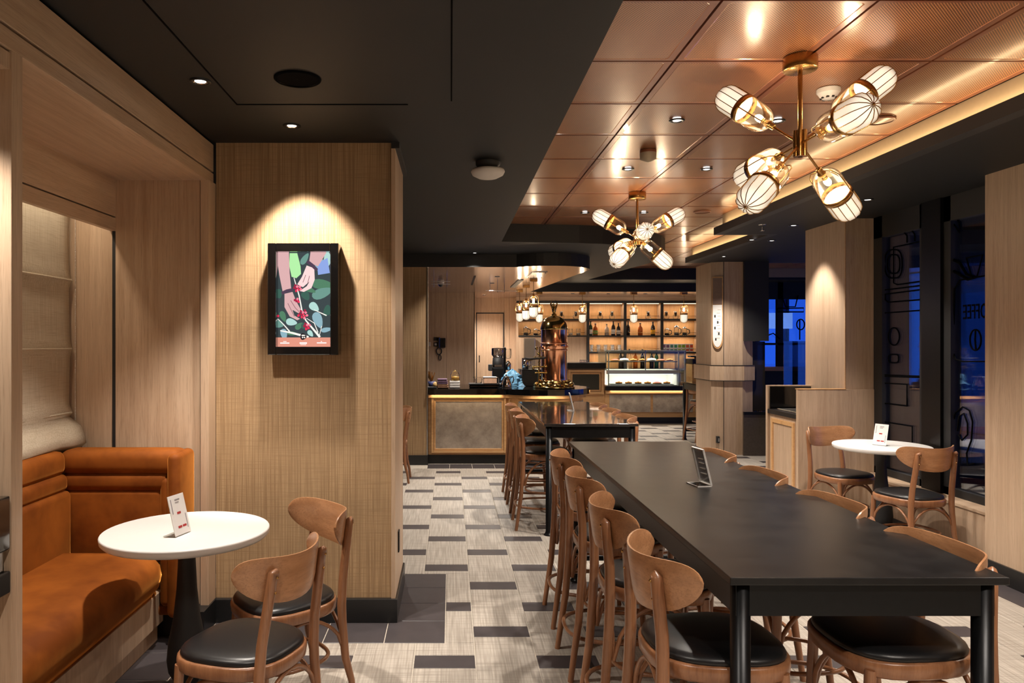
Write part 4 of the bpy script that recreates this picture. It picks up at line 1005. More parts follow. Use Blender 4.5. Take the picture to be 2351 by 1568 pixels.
CAPL, CAPR = .33, .067
def capsule_meshes():
    r, h = CAPR, CAPL/2
    cg = MB(); pr = [(r*math.sin(a), r-r*math.cos(a)) for a in [PI/2*i/8 for i in range(9)]]+[(r, h-.012)]
    cg.lathe((0, 0, 0), [(max(a, .004), b) for a, b in pr], 28)
    bd = MB().lathe((0, 0, 0), [(r-.001, h-.014), (r+.004, h-.014), (r+.004, h+.014), (r-.001, h+.014), (r-.001, h-.014)], 32)
    fz = MB(); pr = [(r, h+.012)]+[(r*math.cos(a), CAPL-r+r*math.sin(a)) for a in [PI/2*i/8 for i in range(9)]]
    vs = []; n = 48
    for a, b in pr:
        for j in range(n):
            t = 2*PI*j/n; k = 1-.035*abs(math.cos(t*6)); vs.append((max(a, .002)*k*math.cos(t), max(a, .002)*k*math.sin(t), b))
    fz.add(vs, [(i*n+j, i*n+(j+1) % n, (i+1)*n+(j+1) % n, (i+1)*n+j) for i in range(len(pr)-1) for j in range(n)], 0, True)
    ribs = MB(); n = 12
    for j in range(n):
        t = 2*PI*(j+.5)/n; pts = [((a+.002)*math.cos(t), (a+.002)*math.sin(t), b+.001) for a, b in [(r, h+.012), (r, CAPL-r)]+[(r*math.cos(q), CAPL-r+r*math.sin(q)) for q in (.4, .8, 1.2, 1.5)]]
        ribs.tube(pts, .002, 5)
    ribs.sphere((0, 0, CAPL+.003), .007, 8)
    cage = MB()
    for t in (0, PI): cage.tube([((r+.006)*math.cos(t)*k, (r+.006)*math.sin(t)*k, z) for k, z in ((.12, -.012), (.7, .0), (.95, .03), (1, .08), (1, h))], .003, 6)
    cage.lathe((0, 0, 0), [(.006, -.03), (.014, -.028), (.014, .0), (.02, .004), (.012, .03), (.004, .032)], 14)
    bulb = MB().sphere((0, 0, .065), .017, 12, 0, (1, 1, 1.5)); sock = MB().lathe((0, 0, 0), [(.001, .03), (.013, .03), (.013, .045), (.001, .047)], 12)
    return [('clear_glass', cg, 'glass_lamp'), ('brass_band', bd, 'brass'), ('frosted_shade', fz, 'frost'), ('wire_rib', ribs, 'brass'), ('cage', cage, 'brass'), ('bulb', bulb, 'bulb'), ('socket', sock, 'brass')]
CM = [(n, mb.mesh(n, mats_of(mt))) for n, mb, mt in capsule_meshes()]
def capsule(parent, base, direc, le=2.2, light=True):
    """capsule whose open socket sits at base, growing along direc (all world)"""
    q = Vector(direc).normalized().to_track_quat('Z', 'Y')
    for n, me in CM:
        o = bpy.data.objects.new(n, me); COL.objects.link(o); o.parent = parent; o.location = Vector(base)-worldloc(parent); o.rotation_mode = 'QUATERNION'; o.rotation_quaternion = q
    if light:
        l = bpy.data.lights.new('bulb_light', 'POINT'); kill(l, (1, .8, .58), le); l.shadow_soft_size = .02
        o = bpy.data.objects.new('bulb_light', l); COL.objects.link(o); o.parent = parent; o.location = Vector(base)+Vector(direc).normalized()*.095-worldloc(parent)
def chandelier(x, y, label, tips, le):
    hubz = 2.462
    t = thing('chandelier', (x, y, ZU), label, 'chandelier', 'brass chandeliers')
    part('canopy', MB().lathe((x, y, 0), [(.001, ZU-.001), (.073, ZU-.001), (.075, ZU-.004), (.075, ZU-.058), (.072, ZU-.062), (.001, ZU-.062)][::-1], 40), 'brass', t)
    part('stem', MB().tube([(x, y, ZU-.06), (x, y, hubz)], .0105, 12), 'brass', t)
    hb = MB()
    for k in range(6):
        a = PI/3*k; hb.tube([(x+.021*math.cos(a), y+.021*math.sin(a), hubz-.06), (x+.021*math.cos(a), y+.021*math.sin(a), hubz+.06)], .0115, 10)
    part('hub', hb, 'brass', t)
    H = Vector((x, y, hubz))
    for tp in tips:
        d = Vector(tp); L = d.length; d.normalize(); base = H+d*(L-CAPL)
        a = part('arm', MB().tube([H+d*.018, base-d*.02], .0055, 8), 'brass', t)
        capsule(a, base, d, le)
    return t
TIPS = [(-.26, .3, .33), (.42, 0, .33), (.05, -.5, .02), (-.35, -.25, -.335), (-.09, .48, -.06), (.375, .25, -.29)]
chandelier(1.604, 3.40, 'near brass chandelier with six caged glass capsules over the long black table', TIPS, 1.3)
TIPS2 = [(-.36, .12, .24), (.42, .05, .24), (-.045, -.5, .0), (-.27, -.3, -.26), (-.12, .46, -.08), (.28, -.05, -.26)]
chandelier(1.629, 6.47, 'far brass chandelier with six caged glass capsules over the rear high table', TIPS2, 1.6)
def pendant(px, Y, label, ztop=2.25, le=2):
    x = PX(px, Y); t = thing('pendant_lamp', (x, Y, ZB), label, 'pendant lamp', 'brass capsule pendants over the bar')
    part('canopy', MB().box((x-.055, Y-.055, ZB-.045), (x+.055, Y+.055, ZB-.001), 0, .004), 'brass', t)
    part('rod', MB().tube([(x, Y, ZB-.04), (x, Y, ztop+.02)], .005, 8), 'brass', t)
    l = bpy.data.objects.new('lamp_head', None); COL.objects.link(l); l.parent = t; l.location = Vector((x, Y, ztop))-t.location; l.empty_display_size = .05
    capsule(l, (x, Y, ztop), (0, 0, -1), le)
for px, Y, l in ((1225, 11.1, 'largest front glass capsule pendant left of the copper machine'), (1208, 12.3, 'second glass capsule pendant behind the largest one'), (1193, 13.4, 'leftmost glass capsule pendant over the bar'), (1238, 13.95, 'glass capsule pendant nearest the copper dome'),
                 (1337, 14.05, 'capsule pendant over the black service counter right of the copper machine'), (1455, 14.05, 'capsule pendant above the middle of the pastry case'), (1570, 14.05, 'rightmost capsule pendant above the pastry case end')):
    pendant(px, Y, l)
# ---------------------------------------------------------------- ceiling fittings
def speaker(px, py, z, r, label, mat):
    Y = (z-CH)*F/(VY-py); x = PX(px, Y); t = thing('ceiling_speaker', (x, Y, z), label, 'speaker')
    part('bezel', MB().lathe((x, Y, z), [(r*.86, -.008), (r*.95, -.009), (r, -.005), (r, -.0005)], 36), mat, t)
    part('grille', MB().lathe((x, Y, z), [(.001, -.005), (r*.87, -.005)][::-1], 36), mat, t)
speaker(683, 180, ZC, .098, 'round black speaker in the black ceiling', 'ink')
speaker(2020, 276, ZU-.002, .085, 'round copper coloured speaker right of the near chandelier', 'panel_rim')
speaker(1612, 486, ZU-.002, .085, 'round copper coloured speaker right of the far chandelier', 'panel_rim')
def fitting(name, x, y, z, label, cat, parts):
    t = thing(name, (x, y, z), label, cat)
    for n, pr, mt in parts: part(n, MB().lathe((x, y, z), pr, 28), mt, t)
    return t
Yv = 4.55; fitting('wireless_access_point', PX(1120, Yv), Yv, ZC, 'white round wireless access point hanging under the black ceiling', 'access point',
    [('mount', [(.001, -.045), (.055, -.045), (.075, -.02), (.075, -.001)], 'black'), ('dome', [(.001, -.105), (.06, -.1), (.095, -.082), (.105, -.062), (.1, -.05), (.06, -.045), (.001, -.045)], 'offwhite')])
Yv = 3.83; t = fitting('smoke_detector', PX(1902, Yv), Yv, ZU, 'white smoke detector behind the near chandelier', 'smoke detector',
    [('base', [(.052, -.022), (.057, -.018), (.057, -.001)], 'offwhite'), ('chamber', [(.001, -.052), (.03, -.05), (.042, -.038), (.052, -.022)], 'white')])
m = MB()
for k in range(8):
    a = 2*PI*k/8+.2; m.box((PX(1902, Yv)+.033*math.cos(a)-.006, Yv+.033*math.sin(a)-.006, ZU-.05), (PX(1902, Yv)+.033*math.cos(a)+.006, Yv+.033*math.sin(a)+.006, ZU-.043))
part('vent_slot', m, 'black', t)
Yv = 5.05; fitting('motion_sensor', PX(1488, Yv), Yv, ZU, 'beige ceiling sensor between the chandeliers', 'sensor',
    [('base', [(.055, -.02), (.055, -.001)], 'panel_rim'), ('cone', [(.001, -.082), (.012, -.08), (.054, -.06), (.056, -.02)], 'beige_paint')])
def sprinkler(px, py, z, label):
    Y = (z-CH-.05)*F/(VY-py); x = PX(px, Y); fitting('sprinkler', x, Y, z, label, 'sprinkler', [('escutcheon', [(.001, -.006), (.03, -.005), (.035, -.001)], 'chrome'), ('head', [(.001, -.06), (.02, -.06), (.02, -.055), (.006, -.05), (.006, -.001)], 'chrome')])
sprinkler(1750, 528, ZC, 'chrome sprinkler under the window side soffit')
sprinkler(1392, 556, ZC, 'sprinkler hidden behind the far chandelier') if False else None
Yv = 11.6; fitting('security_camera', PX(1012, Yv), Yv, ZB, 'small white dome camera under the bar ceiling', 'camera', [('base', [(.05, -.03), (.055, -.001)], 'offwhite'), ('dome', [(.001, -.085), (.025, -.075), (.04, -.05), (.045, -.03)], 'gloss_black')])
gr = thing('air_grille', (1.18, 10.4, ZB), 'white screwed access grille in the bar ceiling bulge', 'grille')
m = MB().prism([(1.10, 9.95), (1.30, 9.95), (1.36, 10.75), (1.10, 10.75)], ZB-.012, ZB-.001); part('plate', m, 'steel', gr)
m = MB()
for x_, y_ in ((1.12, 10), (1.2, 10), (1.28, 10), (1.12, 10.7), (1.2, 10.7), (1.31, 10.7)): m.lathe((x_, y_, ZB), [(.001, -.018), (.008, -.018), (.008, -.012)], 8)
part('screw', m, 'black', gr)
rl = thing('hanging_glass_rail', (1.0, 12.0, ZB), 'thin steel rail hung under the bar ceiling left of the pendants', 'rail')
m = MB()
za = PZ(667, 12.0)
m.tube([(PX(1115, 12), 12, za), (PX(1190, 12), 12, za-.01)], .006, 6)
for px in (1125, 1142, 1158): m.tube([(PX(px, 12), 12, ZB-.001), (PX(px, 12), 12, za-.03)], .005, 6)
part('rail', m, 'chrome', rl)
rl = thing('ceiling_bracket', (-.1, 11, ZB), 'steel bracket rail under the left of the bar ceiling', 'rail')
m = MB(); zb_ = PZ(650, 11.0)
for py in (646, 652): m.tube([(PX(990, 11), 11, PZ(py, 11)), (PX(1034, 11), 11, PZ(py, 11))], .006, 6)
for px in (996, 1026): m.tube([(PX(px, 11), 11, ZB-.001), (PX(px, 11), 11, PZ(659, 11))], .006, 6)
part('bracket', m, 'chrome', rl)

# ================================================================ ISLAND BAR
ib = thing('bar_counter', (.7, 9.8, 0), 'curved island bar counter with black top and stone panels', 'counter')
def island(ins):
    a0 = [(1.2+(.63-ins)*math.cos(math.radians(a)), 9.8+(.63-ins)*math.sin(math.radians(a))) for a in range(-140, 91, 10)]
    return [(-.288, 9.37+ins)]+[(.70, 9.37+ins)]+a0[(0 if ins < .02 else 1):]+[(-.288, 10.43-ins)]
part('black_top', MB().prism(island(0), .887, .96), 'gloss_black', ib)
part('oak_edge_band', MB().prism(island(.045), .845, .886), 'oak_warm', ib)
part('body', MB().prism(island(.09), .115, .845, 0), 'oak_warm', ib)
part('plinth', MB().prism(island(.12), 0, .115), 'skirt', ib)
a0 = [(1.2+.545*math.cos(math.radians(a)), 9.8+.545*math.sin(math.radians(a))) for a in range(-130, 1, 10)]
m = MB().sheet([[(x, y, .16) for x, y in a0], [(x, y, .80) for x, y in a0]], 0, True); part('curved_stone_face', m, 'marble', ib)
for xx in (-.02,): pass
yb = 9.46
m = MB(); xa, xb_, za, zb_ = PX(990, 9.44), PX(1162, 9.44), PZ(1040, 9.44), PZ(912, 9.44)
def frame_bars(m, x0, x1, z0, z1, y0, y1, w):
    m.box((x0, y0, z0), (x0+w, y1, z1), 0, .004); m.box((x1-w, y0, z0), (x1, y1, z1), 0, .004); m.box((x0+w, y0, z0), (x1-w, y1, z0+w), 0, .004); m.box((x0+w, y0, z1-w), (x1-w, y1, z1), 0, .004)
frame_bars(m, xa, xb_, za, zb_, 9.430, 9.462, .03); frame_bars(m, xa+.034, xb_-.034, za+.034, zb_-.034, 9.440, 9.462, .022)
part('panel_moulding', m, 'oak_warm', ib)
boxo('stone_panel', (xa+.056, 9.448, za+.056), (xb_-.056, 9.459, zb_-.056), 'marble', ib)
m = MB(); frame_bars(m, .74, .80, .16, .84, 9.42, 9.47, .02); part('panel_moulding', m, 'oak_warm', ib)
area_light('counter_edge_glow', (.2, 9.392, .884), (0, 0, 0), .9, .02, .45, (1, .76, .5))
area_light('counter_edge_glow', (1.2, 9.19, .884), (0, 0, 0), .6, .03, .35, (1, .76, .5))
area_light('counter_edge_glow', (3.75, 14.135, PZ(896.5, 14.2)), (0, 0, 0), 1.4, .02, .65, (1, .76, .5))
# copper espresso machine
X, Yc = PX(1272, 9.62), 9.62; em = thing('copper_espresso_machine', (X, Yc, .96), 'tall domed copper and brass espresso machine on the island bar', 'espresso machine')
k_ = 9.62/F
def LZ(py): return PZ(py, Yc)
part('scroll_base', MB().lathe((X, Yc, 0), [(.001, .962), (.27, .962), (.275, .975), (.25, .99), (.215, .995), (.22, 1.01), (.2, 1.025), (.185, 1.035), (.19, 1.05), (.17, 1.06)], 40), 'brass_pol', em)
m = MB()
for k in range(12):
    a = 2*PI*k/12+.1; m.sphere((X+.235*math.cos(a), Yc+.235*math.sin(a), 1.005), .032, 10, 0, (1, 1, .9)); m.sphere((X+.195*math.cos(a+.2), Yc+.195*math.sin(a+.2), 1.05), .022, 8)
part('scroll_feet', m, 'brass_pol', em)
part('boiler', MB().lathe((X, Yc, 0), [(.17, 1.05), (.172, 1.08), (.168, 1.09), (.168, LZ(797)), (.173, LZ(796)), (.173, LZ(790)), (.168, LZ(789)), (.168, LZ(760)), (.170, LZ(752))], 48), 'copper', em)
m = MB()
for py in (803, 788, 879): m.lathe((X, Yc, 0), [(.168, LZ(py)-.012), (.178, LZ(py)-.008), (.178, LZ(py)+.004), (.168, LZ(py)+.008)], 48)
part('band_ring', m, 'copper', em)
dz = LZ(757)
part('dome', MB().lathe((X, Yc, 0), [(.172, dz), (.180, dz+.004), (.176, dz+.025), (.170, dz+.05), (.155, dz+.095), (.13, dz+.13), (.09, dz+.16), (.045, dz+.175), (.03, dz+.19), (.034, dz+.2), (.02, dz+.212), (.001, dz+.214)], 48), 'brass_pol', em)
dz2 = dz+.21
m = MB().sphere((X, Yc, dz2+.05), .034, 12, 0, (.8, .8, 1.7)); m.sphere((X-.008, Yc, dz2+.115), .018, 10); m.tube([(X-.016, Yc, dz2+.115), (X-.04, Yc, dz2+.108)], [.007, .001], 6)
part('eagle_body', m, 'brass_pol', em)
for s in (-1, 1):
    m = MB()
    for k in range(4): m.tube([(X+s*.02, Yc, dz2+.05+.01*k), (X+s*(.035+.003*k), Yc+.005*k, dz2+.09+.012*k), (X+s*(.035-.004*k), Yc+.008*k, dz2+.12+.018*k)], [.009, .008, .002], 6)
    part('eagle_wing', m, 'brass_pol', em)
m = MB()
for (px, py, s) in ((1232, 800, .03), (1236, 812, .026), (1228, 822, .03), (1238, 832, .022), (1224, 846, .026), (1236, 852, .03), (1240, 862, .024), (1250, 840, .02), (1248, 870, .022), (1246, 806, .022)):
    m.sphere((PX(px, 9.5), 9.5, PZ(py, 9.5)), s*.75, 8)
for a, b in (((1222, 842), (1262, 842)), ((1228, 856), (1256, 856)), ((1240, 795), (1236, 880)), ((1212, 828), (1244, 818))): m.tube([(PX(a[0], 9.5), 9.5, PZ(a[1], 9.5)), (PX(b[0], 9.5), 9.5, PZ(b[1], 9.5))], .011, 8)
part('brass_valves', m, 'brass_pol', em)
m = MB().tube([(X-.13, Yc-.1, PZ(822, 9.5)), (PX(1216, 9.5), 9.45, PZ(824, 9.5)), (PX(1204, 9.5), 9.42, PZ(823, 9.5))], [.014, .012, .016], 8); part('portafilter_handle', m, 'black', em)
m = MB()
for k in range(12):
    a = 2*PI*k/12; m.sphere((X+.178*math.cos(a), Yc+.178*math.sin(a), LZ(796)), .012, 6)
part('boiler_stud', m, 'copper', em)
# things standing on the island
ZT = .962
def on(px, Y, name, label, cat, builder, group=None, z=ZT):
    x = PX(px, Y); t = thing(name, (x, Y, z), label, cat, group); builder(t, x, Y, z); return t
def kettle(t, x, y, z):
    part('body', MB().lathe((x, y, z), [(.001, 0), (.075, 0), (.078, .008), (.07, .05), (.05, .11), (.035, .135), (.03, .145), (.001, .15)], 24), 'chrome', t)
    part('spout', MB().tube([(x-.06, y, z+.03), (x-.1, y, z+.06), (x-.1, y, z+.12), (x-.13, y, z+.14)], [.009, .007, .006, .005], 8), 'chrome', t)
    part('handle', MB().tube([(x+.03, y, z+.13), (x+.09, y, z+.14), (x+.1, y, z+.1), (x+.08, y, z+.05)], .008, 8), 'black', t); part('lid_knob', MB().sphere((x, y, z+.16), .012), 'black', t)
on(1162, 9.68, 'gooseneck_kettle', 'silver gooseneck kettle on the island bar', 'kettle', kettle)
def grinder(t, x, y, z):
    part('body', MB().box((x-.075, y-.08, z), (x+.075, y+.1, z+.25), 0, .012), 'metal_black', t)
    part('collar', MB().lathe((x, y, z), [(.001, .25), (.07, .25), (.075, .30), (.07, .38), (.001, .38)], 20), 'black', t)
    part('hopper', MB().lathe((x, y, z), [(.06, .38), (.085, .42), (.085, .50), (.08, .51), (.001, .515)], 24), 'glass_dark', t)
    part('dosing_knob', MB().box((x-.13, y-.04, z+.2), (x-.075, y+.04, z+.29), 0, .01), 'black', t)
    part('level_scale', MB().box((x-.05, y-.082, z+.255), (x+.05, y-.076, z+.285)), 'steel', t)
on(1143, 10.1, 'coffee_grinder', 'black coffee grinder with smoky hopper on the island bar', 'grinder', grinder)
def brewer(t, x, y, z):
    part('column', MB().box((x-.045, y-.03, z), (x-.01, y+.03, z+.52), 0, .006), 'metal_black', t); part('base', MB().box((x-.06, y-.09, z), (x+.07, y+.06, z+.03), 0, .006), 'black', t)
    part('upper_flask', MB().lathe((x+.02, y-.01, z), [(.001, .36), (.04, .37), (.045, .42), (.045, .50), (.001, .50)], 16), 'glass', t); part('lower_flask', MB().lathe((x+.02, y-.01, z), [(.001, .2), (.042, .21), (.042, .3), (.001, .34)], 16), 'chrome', t)
on(1163, 10.2, 'siphon_brewer', 'slim black siphon brewer right of the grinder', 'coffee maker', brewer)
bluebag = pbr('blue_film', srgb(120, 176, 214), .25, var=.35, vs=18, coat=.5)
def bag(t, x, y, z):
    rows = []
    rn = random.Random(2)
    for i in range(9):
        u = i/8; row = []
        for j in range(21):
            a = 2*PI*j/20; r = (.15-.06*u)*(1+.22*rn.uniform(-1, 1)*(0 if j in (0, 20) else 1))
            row.append((x+1.15*r*math.cos(a)*(1-u**4), y+.7*r*math.sin(a)*(1-u**4), z+.22*u+.02*rn.uniform(-1, 1)*(0 < i)))
        rows.append(row)
    part('crumpled_film', MB().sheet(rows, 0, False), bluebag, t)
on(1176, 10.0, 'blue_plastic_bag', 'crumpled pale blue plastic bag behind the kettle', 'bag', bag)
def box_(w_, d, h, mt, lid=None):
    def f(t, x, y, z):
        part('body', MB().box((x-w_/2, y-d/2, z), (x+w_/2, y+d/2, z+h), 0, .004), mt, t)
        if lid: part('rim', MB().box((x-w_/2-.004, y-d/2-.004, z+h), (x+w_/2+.004, y+d/2+.004, z+h+.01), 0, .003), lid, t)
    return f
on(1219, 10.05, 'black_knock_box', 'black speckled box on the island bar behind the machine valves', 'box', box_(.26, .2, .215, 'stone_black', 'metal_black'))
def pitchers(t, x, y, z):
    part('body', MB().lathe((x, y, z), [(.001, 0), (.045, 0), (.045, .15), (.04, .15), (.001, .15)], 20), 'chrome', t); part('handle', MB().tube([(x+.044, y, z+.13), (x+.075, y, z+.12), (x+.075, y, z+.05), (x+.044, y, z+.03)], .006, 6), 'chrome', t)
on(1206, 10.02, 'steel_pitcher', 'steel milk pitcher standing on the black box', 'pitcher', pitchers, z=ZT+.226)
def tray(t, x, y, z):
    part('tray_base', MB().box((x-.19, y-.13, z), (x+.19, y+.13, z+.035), 0, .012), 'gloss_black', t); part('tray_edge', MB().box((x-.195, y-.135, z+.035), (x+.195, y+.135, z+.05), 0, .006), 'metal_black', t)
on(1110, 9.75, 'black_tray', 'low black tray on the island bar', 'tray', tray)
on(1125, 9.75, 'pink_carton', 'pale pink cardboard box on the black tray', 'box', box_(.17, .16, .075, pbr('kraft_pink', srgb(222, 178, 148), .7), 'offwhite'), z=ZT+.051)
def glassbowl(t, x, y, z): part('bowl', MB().lathe((x, y, z), [(.001, 0), (.04, 0), (.055, .06), (.05, .062)], 20), 'glass', t); part('thin_lid', MB().lathe((x, y, z+.075), [(.001, 0), (.075, 0), (.075, .006), (.001, .008)], 24), 'glass', t)
on(1099, 9.72, 'glass_dish', 'small clear glass dish on the left of the black tray', 'dish', glassbowl, z=ZT+.051)
def stack(n, w_, cols, h):
    def f(t, x, y, z):
        for k in range(n): part('book', MB().box((x-w_/2+.004*(k % 2), y-.08, z+k*h), (x+w_/2-.003*(k % 3), y+.08, z+(k+1)*h-.002), 0, .004), cols[k % len(cols)], t)
    return f
pur = pbr('purple_cloth', srgb(96, 70, 92), .8); tan = pbr('tan_cloth', srgb(150, 110, 84), .8)
for k in range(5):
    boxo_ = thing('folded_cloth', (PX(1017, 9.6), 9.6, ZT+k*.024), 'folded %s cloth, %s in the pile on the island bar' % (('tan', 'tan', 'purple', 'purple', 'purple')[k], ('lowest', 'second', 'middle', 'fourth', 'topmost')[k]), 'cloth', 'folded cloths on the bar')
    part('folded_layer', MB().box((PX(1017, 9.6)-.072, 9.52, ZT+k*.024), (PX(1017, 9.6)+.07-.004*k, 9.68, ZT+k*.024+.022), 0, .008), tan if k < 2 else pur, boxo_)
for k in range(3):
    t = thing('white_tin', (PX(1044, 9.6), 9.6, ZT+k*.03), 'white tin, %s of three below the jar' % ('lowest', 'middle', 'top')[k], 'tin', 'white tins under the jar'); part('tin_body', MB().box((PX(1044, 9.6)-.066, 9.54, ZT+k*.03), (PX(1044, 9.6)+.066, 9.66, ZT+k*.03+.028), 0, .006), 'offwhite', t)
def jar(t, x, y, z):
    part('glass_jar', MB().lathe((x, y, z), [(.001, 0), (.055, 0), (.06, .01), (.06, .085), (.05, .1)], 24), 'glass', t); part('yellow_sweets', MB().lathe((x, y, z), [(.001, .006), (.052, .006), (.052, .05), (.001, .06)], 16), pbr('yellow_sweets', srgb(226, 168, 70), .5, var=.4, vs=120), t)
    part('lid', MB().lathe((x, y, z), [(.05, .1), (.045, .115), (.015, .125), (.01, .14), (.001, .15)], 20), 'glass', t)
on(1045, 9.6, 'sweet_jar', 'lidded glass jar of yellow sweets on the white tins', 'jar', jar, z=ZT+.091)
def bouquet(t, x, y, z):
    part('holder', MB().lathe((x, y, z), [(.001, 0), (.035, 0), (.045, .08), (.04, .08)], 14), pbr('blue_tin', srgb(60, 66, 120), .5), t)
    m = MB(); rn = random.Random(3)
    for k in range(9): m.tube([(x, y, z+.06), (x+rn.uniform(-.06, .06), y+rn.uniform(-.04, .04), z+rn.uniform(.15, .22))], [.005, .008], 6)
    part('utensil', m, 'brass', t)
on(991, 9.65, 'utensil_holder', 'small tin of spoons at the left end of the bar', 'holder', bouquet)
on(1000, 9.55, 'yellow_pouch', 'small cream pouch beside the tin of spoons', 'pouch', lambda t, x, y, z: part('pouch', MB().sphere((x, y, z+.04), .04, 12, 0, (1, .7, 1)), pbr('cream_cloth', srgb(214, 176, 120), .8), t))
on(992, 9.47, 'menu_booklet', 'flat dark booklet on the left end of the bar', 'booklet', box_(.12, .09, .02, 'black'))
# intercom and phone
ph = thing('wall_phone', (PX(1014, 14.07), 14.07, 1.5), 'black corded phone mounted on the oak wall behind the bar', 'phone')
def WB(px0, py0, px1, py1, Y0, Y1): return ((PX(px0, Y0), Y0, PZ(py1, Y0)), (PX(px1, Y0), Y1, PZ(py0, Y0)))
part('base', MB().box(*WB(1009, 776, 1023, 798, 14.05, 14.1), 0, .01), 'metal_black', ph); part('handset', MB().box(*WB(1005, 774, 1010, 799, 14.02, 14.1), 0, .01), 'gloss_black', ph)
m = MB(); m.tube([(PX(1008+6*math.cos(t), 14.06), 14.06, PZ(806+8*math.sin(t), 14.06)) for t in [k*PI/8 for k in range(16)]], .012, 6, closed=True); m.tube([(PX(1010+3*math.cos(t), 14.06), 14.06, PZ(821+6*math.sin(t), 14.06)) for t in [k*PI/6 for k in range(12)]], .009, 6, closed=True)
part('cord', m, 'black', ph)
for a, b, l in ((774, 782, 'black wall switch left of the phone, upper'), (786, 795, 'black framed wall switch left of the phone, lower')):
    t = thing('wall_switch', (PX(1001, 14.08), 14.08, PZ(b, 14)), l, 'switch'); part('plate', MB().box(*WB(996, a, 1005, b, 14.08, 14.1)), 'black', t); part('rocker', MB().box(*WB(998, a+2, 1003, b-2, 14.07, 14.1)), 'black' if a < 780 else 'offwhite', t)
t = thing('white_thermostat', (PX(986.5, 14.08), 14.08, 1.5), 'small white control on the oak wall beside the pier', 'control'); part('case', MB().box(*WB(984, 785, 988.5, 795, 14.07, 14.1), 0, .004), 'offwhite', t)

# ================================================================ REAR SHELVING
sh = thing('bottle_shelving', (3.3, 15.6, 0), 'backlit oak shelving with black frames across the rear wall', 'shelving')
YF, YB = 15.56, 15.9
sx = [1.40, 2.885, 3.665, 4.44, 5.24]
ztop = PZ(696, YF)
bl = MB(); bl.box((1.38, YF-.02, ztop), (5.27, YF+.03, ztop+.05))
for x_ in sx[1:]: bl.box((x_-.03, YF-.02, .96), (x_+.025, YF+.02, ztop))
part('black_frame', bl, 'black', sh)
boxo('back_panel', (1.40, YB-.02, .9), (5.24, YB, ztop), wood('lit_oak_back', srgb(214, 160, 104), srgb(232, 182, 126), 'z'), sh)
for x_ in sx: boxo('upright', (x_-.02, YF+.02, .9), (x_+.02, YB-.02, ztop), 'oak', sh)
boxo('crown', (1.38, YF, ztop+.05), (5.27, YB, ZB), 'oak_x', sh)
SHZ = [PZ(732, YF), PZ(770, YF), PZ(808, YF)]
for i in range(4):
    for j, z_ in enumerate(SHZ):
        if i == 0 and j == 2: continue
        s_ = boxo('shelf', (sx[i]+.02, YF+.0, z_-.028), (sx[i+1]-.02, YB-.02, z_), 'black', sh)
        part('shelf_rail', MB().tube([(sx[i]+.06, YF+.02, z_+.06), (sx[i+1]-.06, YF+.02, z_+.06)], .004, 5), 'brass', s_)
        area_light('shelf_light', ((sx[i]+sx[i+1])/2, YF+.17, z_-.035), (0, 0, 0), sx[i+1]-sx[i]-.15, .03, .62, (1, .80, .6))
    boxo('led_strip', (sx[i]+.05, YF+.06, ztop-.012), (sx[i+1]-.05, YF+.075, ztop), 'led', sh)
    area_light('shelf_light', ((sx[i]+sx[i+1])/2, YF+.1, ztop-.02), (0, 0, 0), sx[i+1]-sx[i]-.15, .03, .75, (1, .80, .6))
boxo('lower_cabinet_front', (1.42, YF+.02, .9), (2.86, YF+.05, SHZ[1]-.03), 'oak', sh)
boxo('base_cabinet', (1.38, YF+.02, 0), (5.27, YB-.03, .9), 'oak', sh)
def bottle_prof(h, r, kind=0):
    if kind == 1: return [(.001, 0), (r, 0), (r, h*.55), (r*.9, h*.62), (r*.35, h*.7), (r*.3, h*.92), (r*.36, h*.93), (r*.36, h)]
    return [(.001, 0), (r, 0), (r*1.02, h*.5), (r*.85, h*.66), (r*.36, h*.78), (r*.32, h*.95), (r*.38, h*.96), (r*.38, h), (.001, h)]
gls = {'amber': pbr('amber_spirit', srgb(196, 96, 30), .12, coat=.4, var=.2), 'dark': pbr('dark_bottle_glass', srgb(34, 24, 20), .1, coat=.5), 'green': pbr('green_bottle_glass', srgb(36, 74, 44), .1, coat=.5), 'clear': 'glass', 'pale': pbr('pale_spirit', srgb(220, 200, 180), .15, coat=.4)}
lab = {'white': 'white', 'yellow': pbr('yellow_label', srgb(226, 170, 30), .5), 'black': 'black', 'green': pbr('green_label', srgb(120, 150, 60), .5), 'red': red, 'none': None}
def bottle(px, zs, h, r, g, lb_, label, Y=15.68, kind=0):
    x = PX(px, Y); t = thing('bottle', (x, Y, zs), label, 'bottle', 'bottles on the rear shelving')
    part('glass_body', MB().lathe((x, Y, zs), bottle_prof(h, r, kind), 16), gls[g], t)
    if lab[lb_]: part('label_band', MB().lathe((x, Y, zs), [(r*1.04, h*.1), (r*1.04, h*.42)], 16), lab[lb_], t)
    part('cap', MB().lathe((x, Y, zs), [(r*.4, h*.93), (r*.4, h*1.01), (.001, h*1.012)], 10), 'black', t)
z2 = SHZ[1]
for a in ((1356, .30, .04, 'green', 'white', 'green bottle with white label at the left of the second bay'), (1367, .25, .05, 'amber', 'green', 'square amber bottle beside the green one'), (1393, .24, .045, 'pale', 'none', 'decanter of pale spirit in the middle of the second bay'),
          (1408, .30, .042, 'dark', 'white', 'tall dark bottle with a low white label'), (1420, .26, .042, 'dark', 'white', 'shorter dark bottle right of the tall one'), (1442, .30, .04, 'dark', 'none', 'dark bottle at the left of the third bay'),
          (1470, .26, .05, 'amber', 'none', 'pink amber decanter in the third bay'), (1499, .29, .046, 'dark', 'yellow', 'dark bottle with a large yellow label')): bottle(a[0], z2, a[1], a[2], a[3], a[4], a[5])
zq = .96
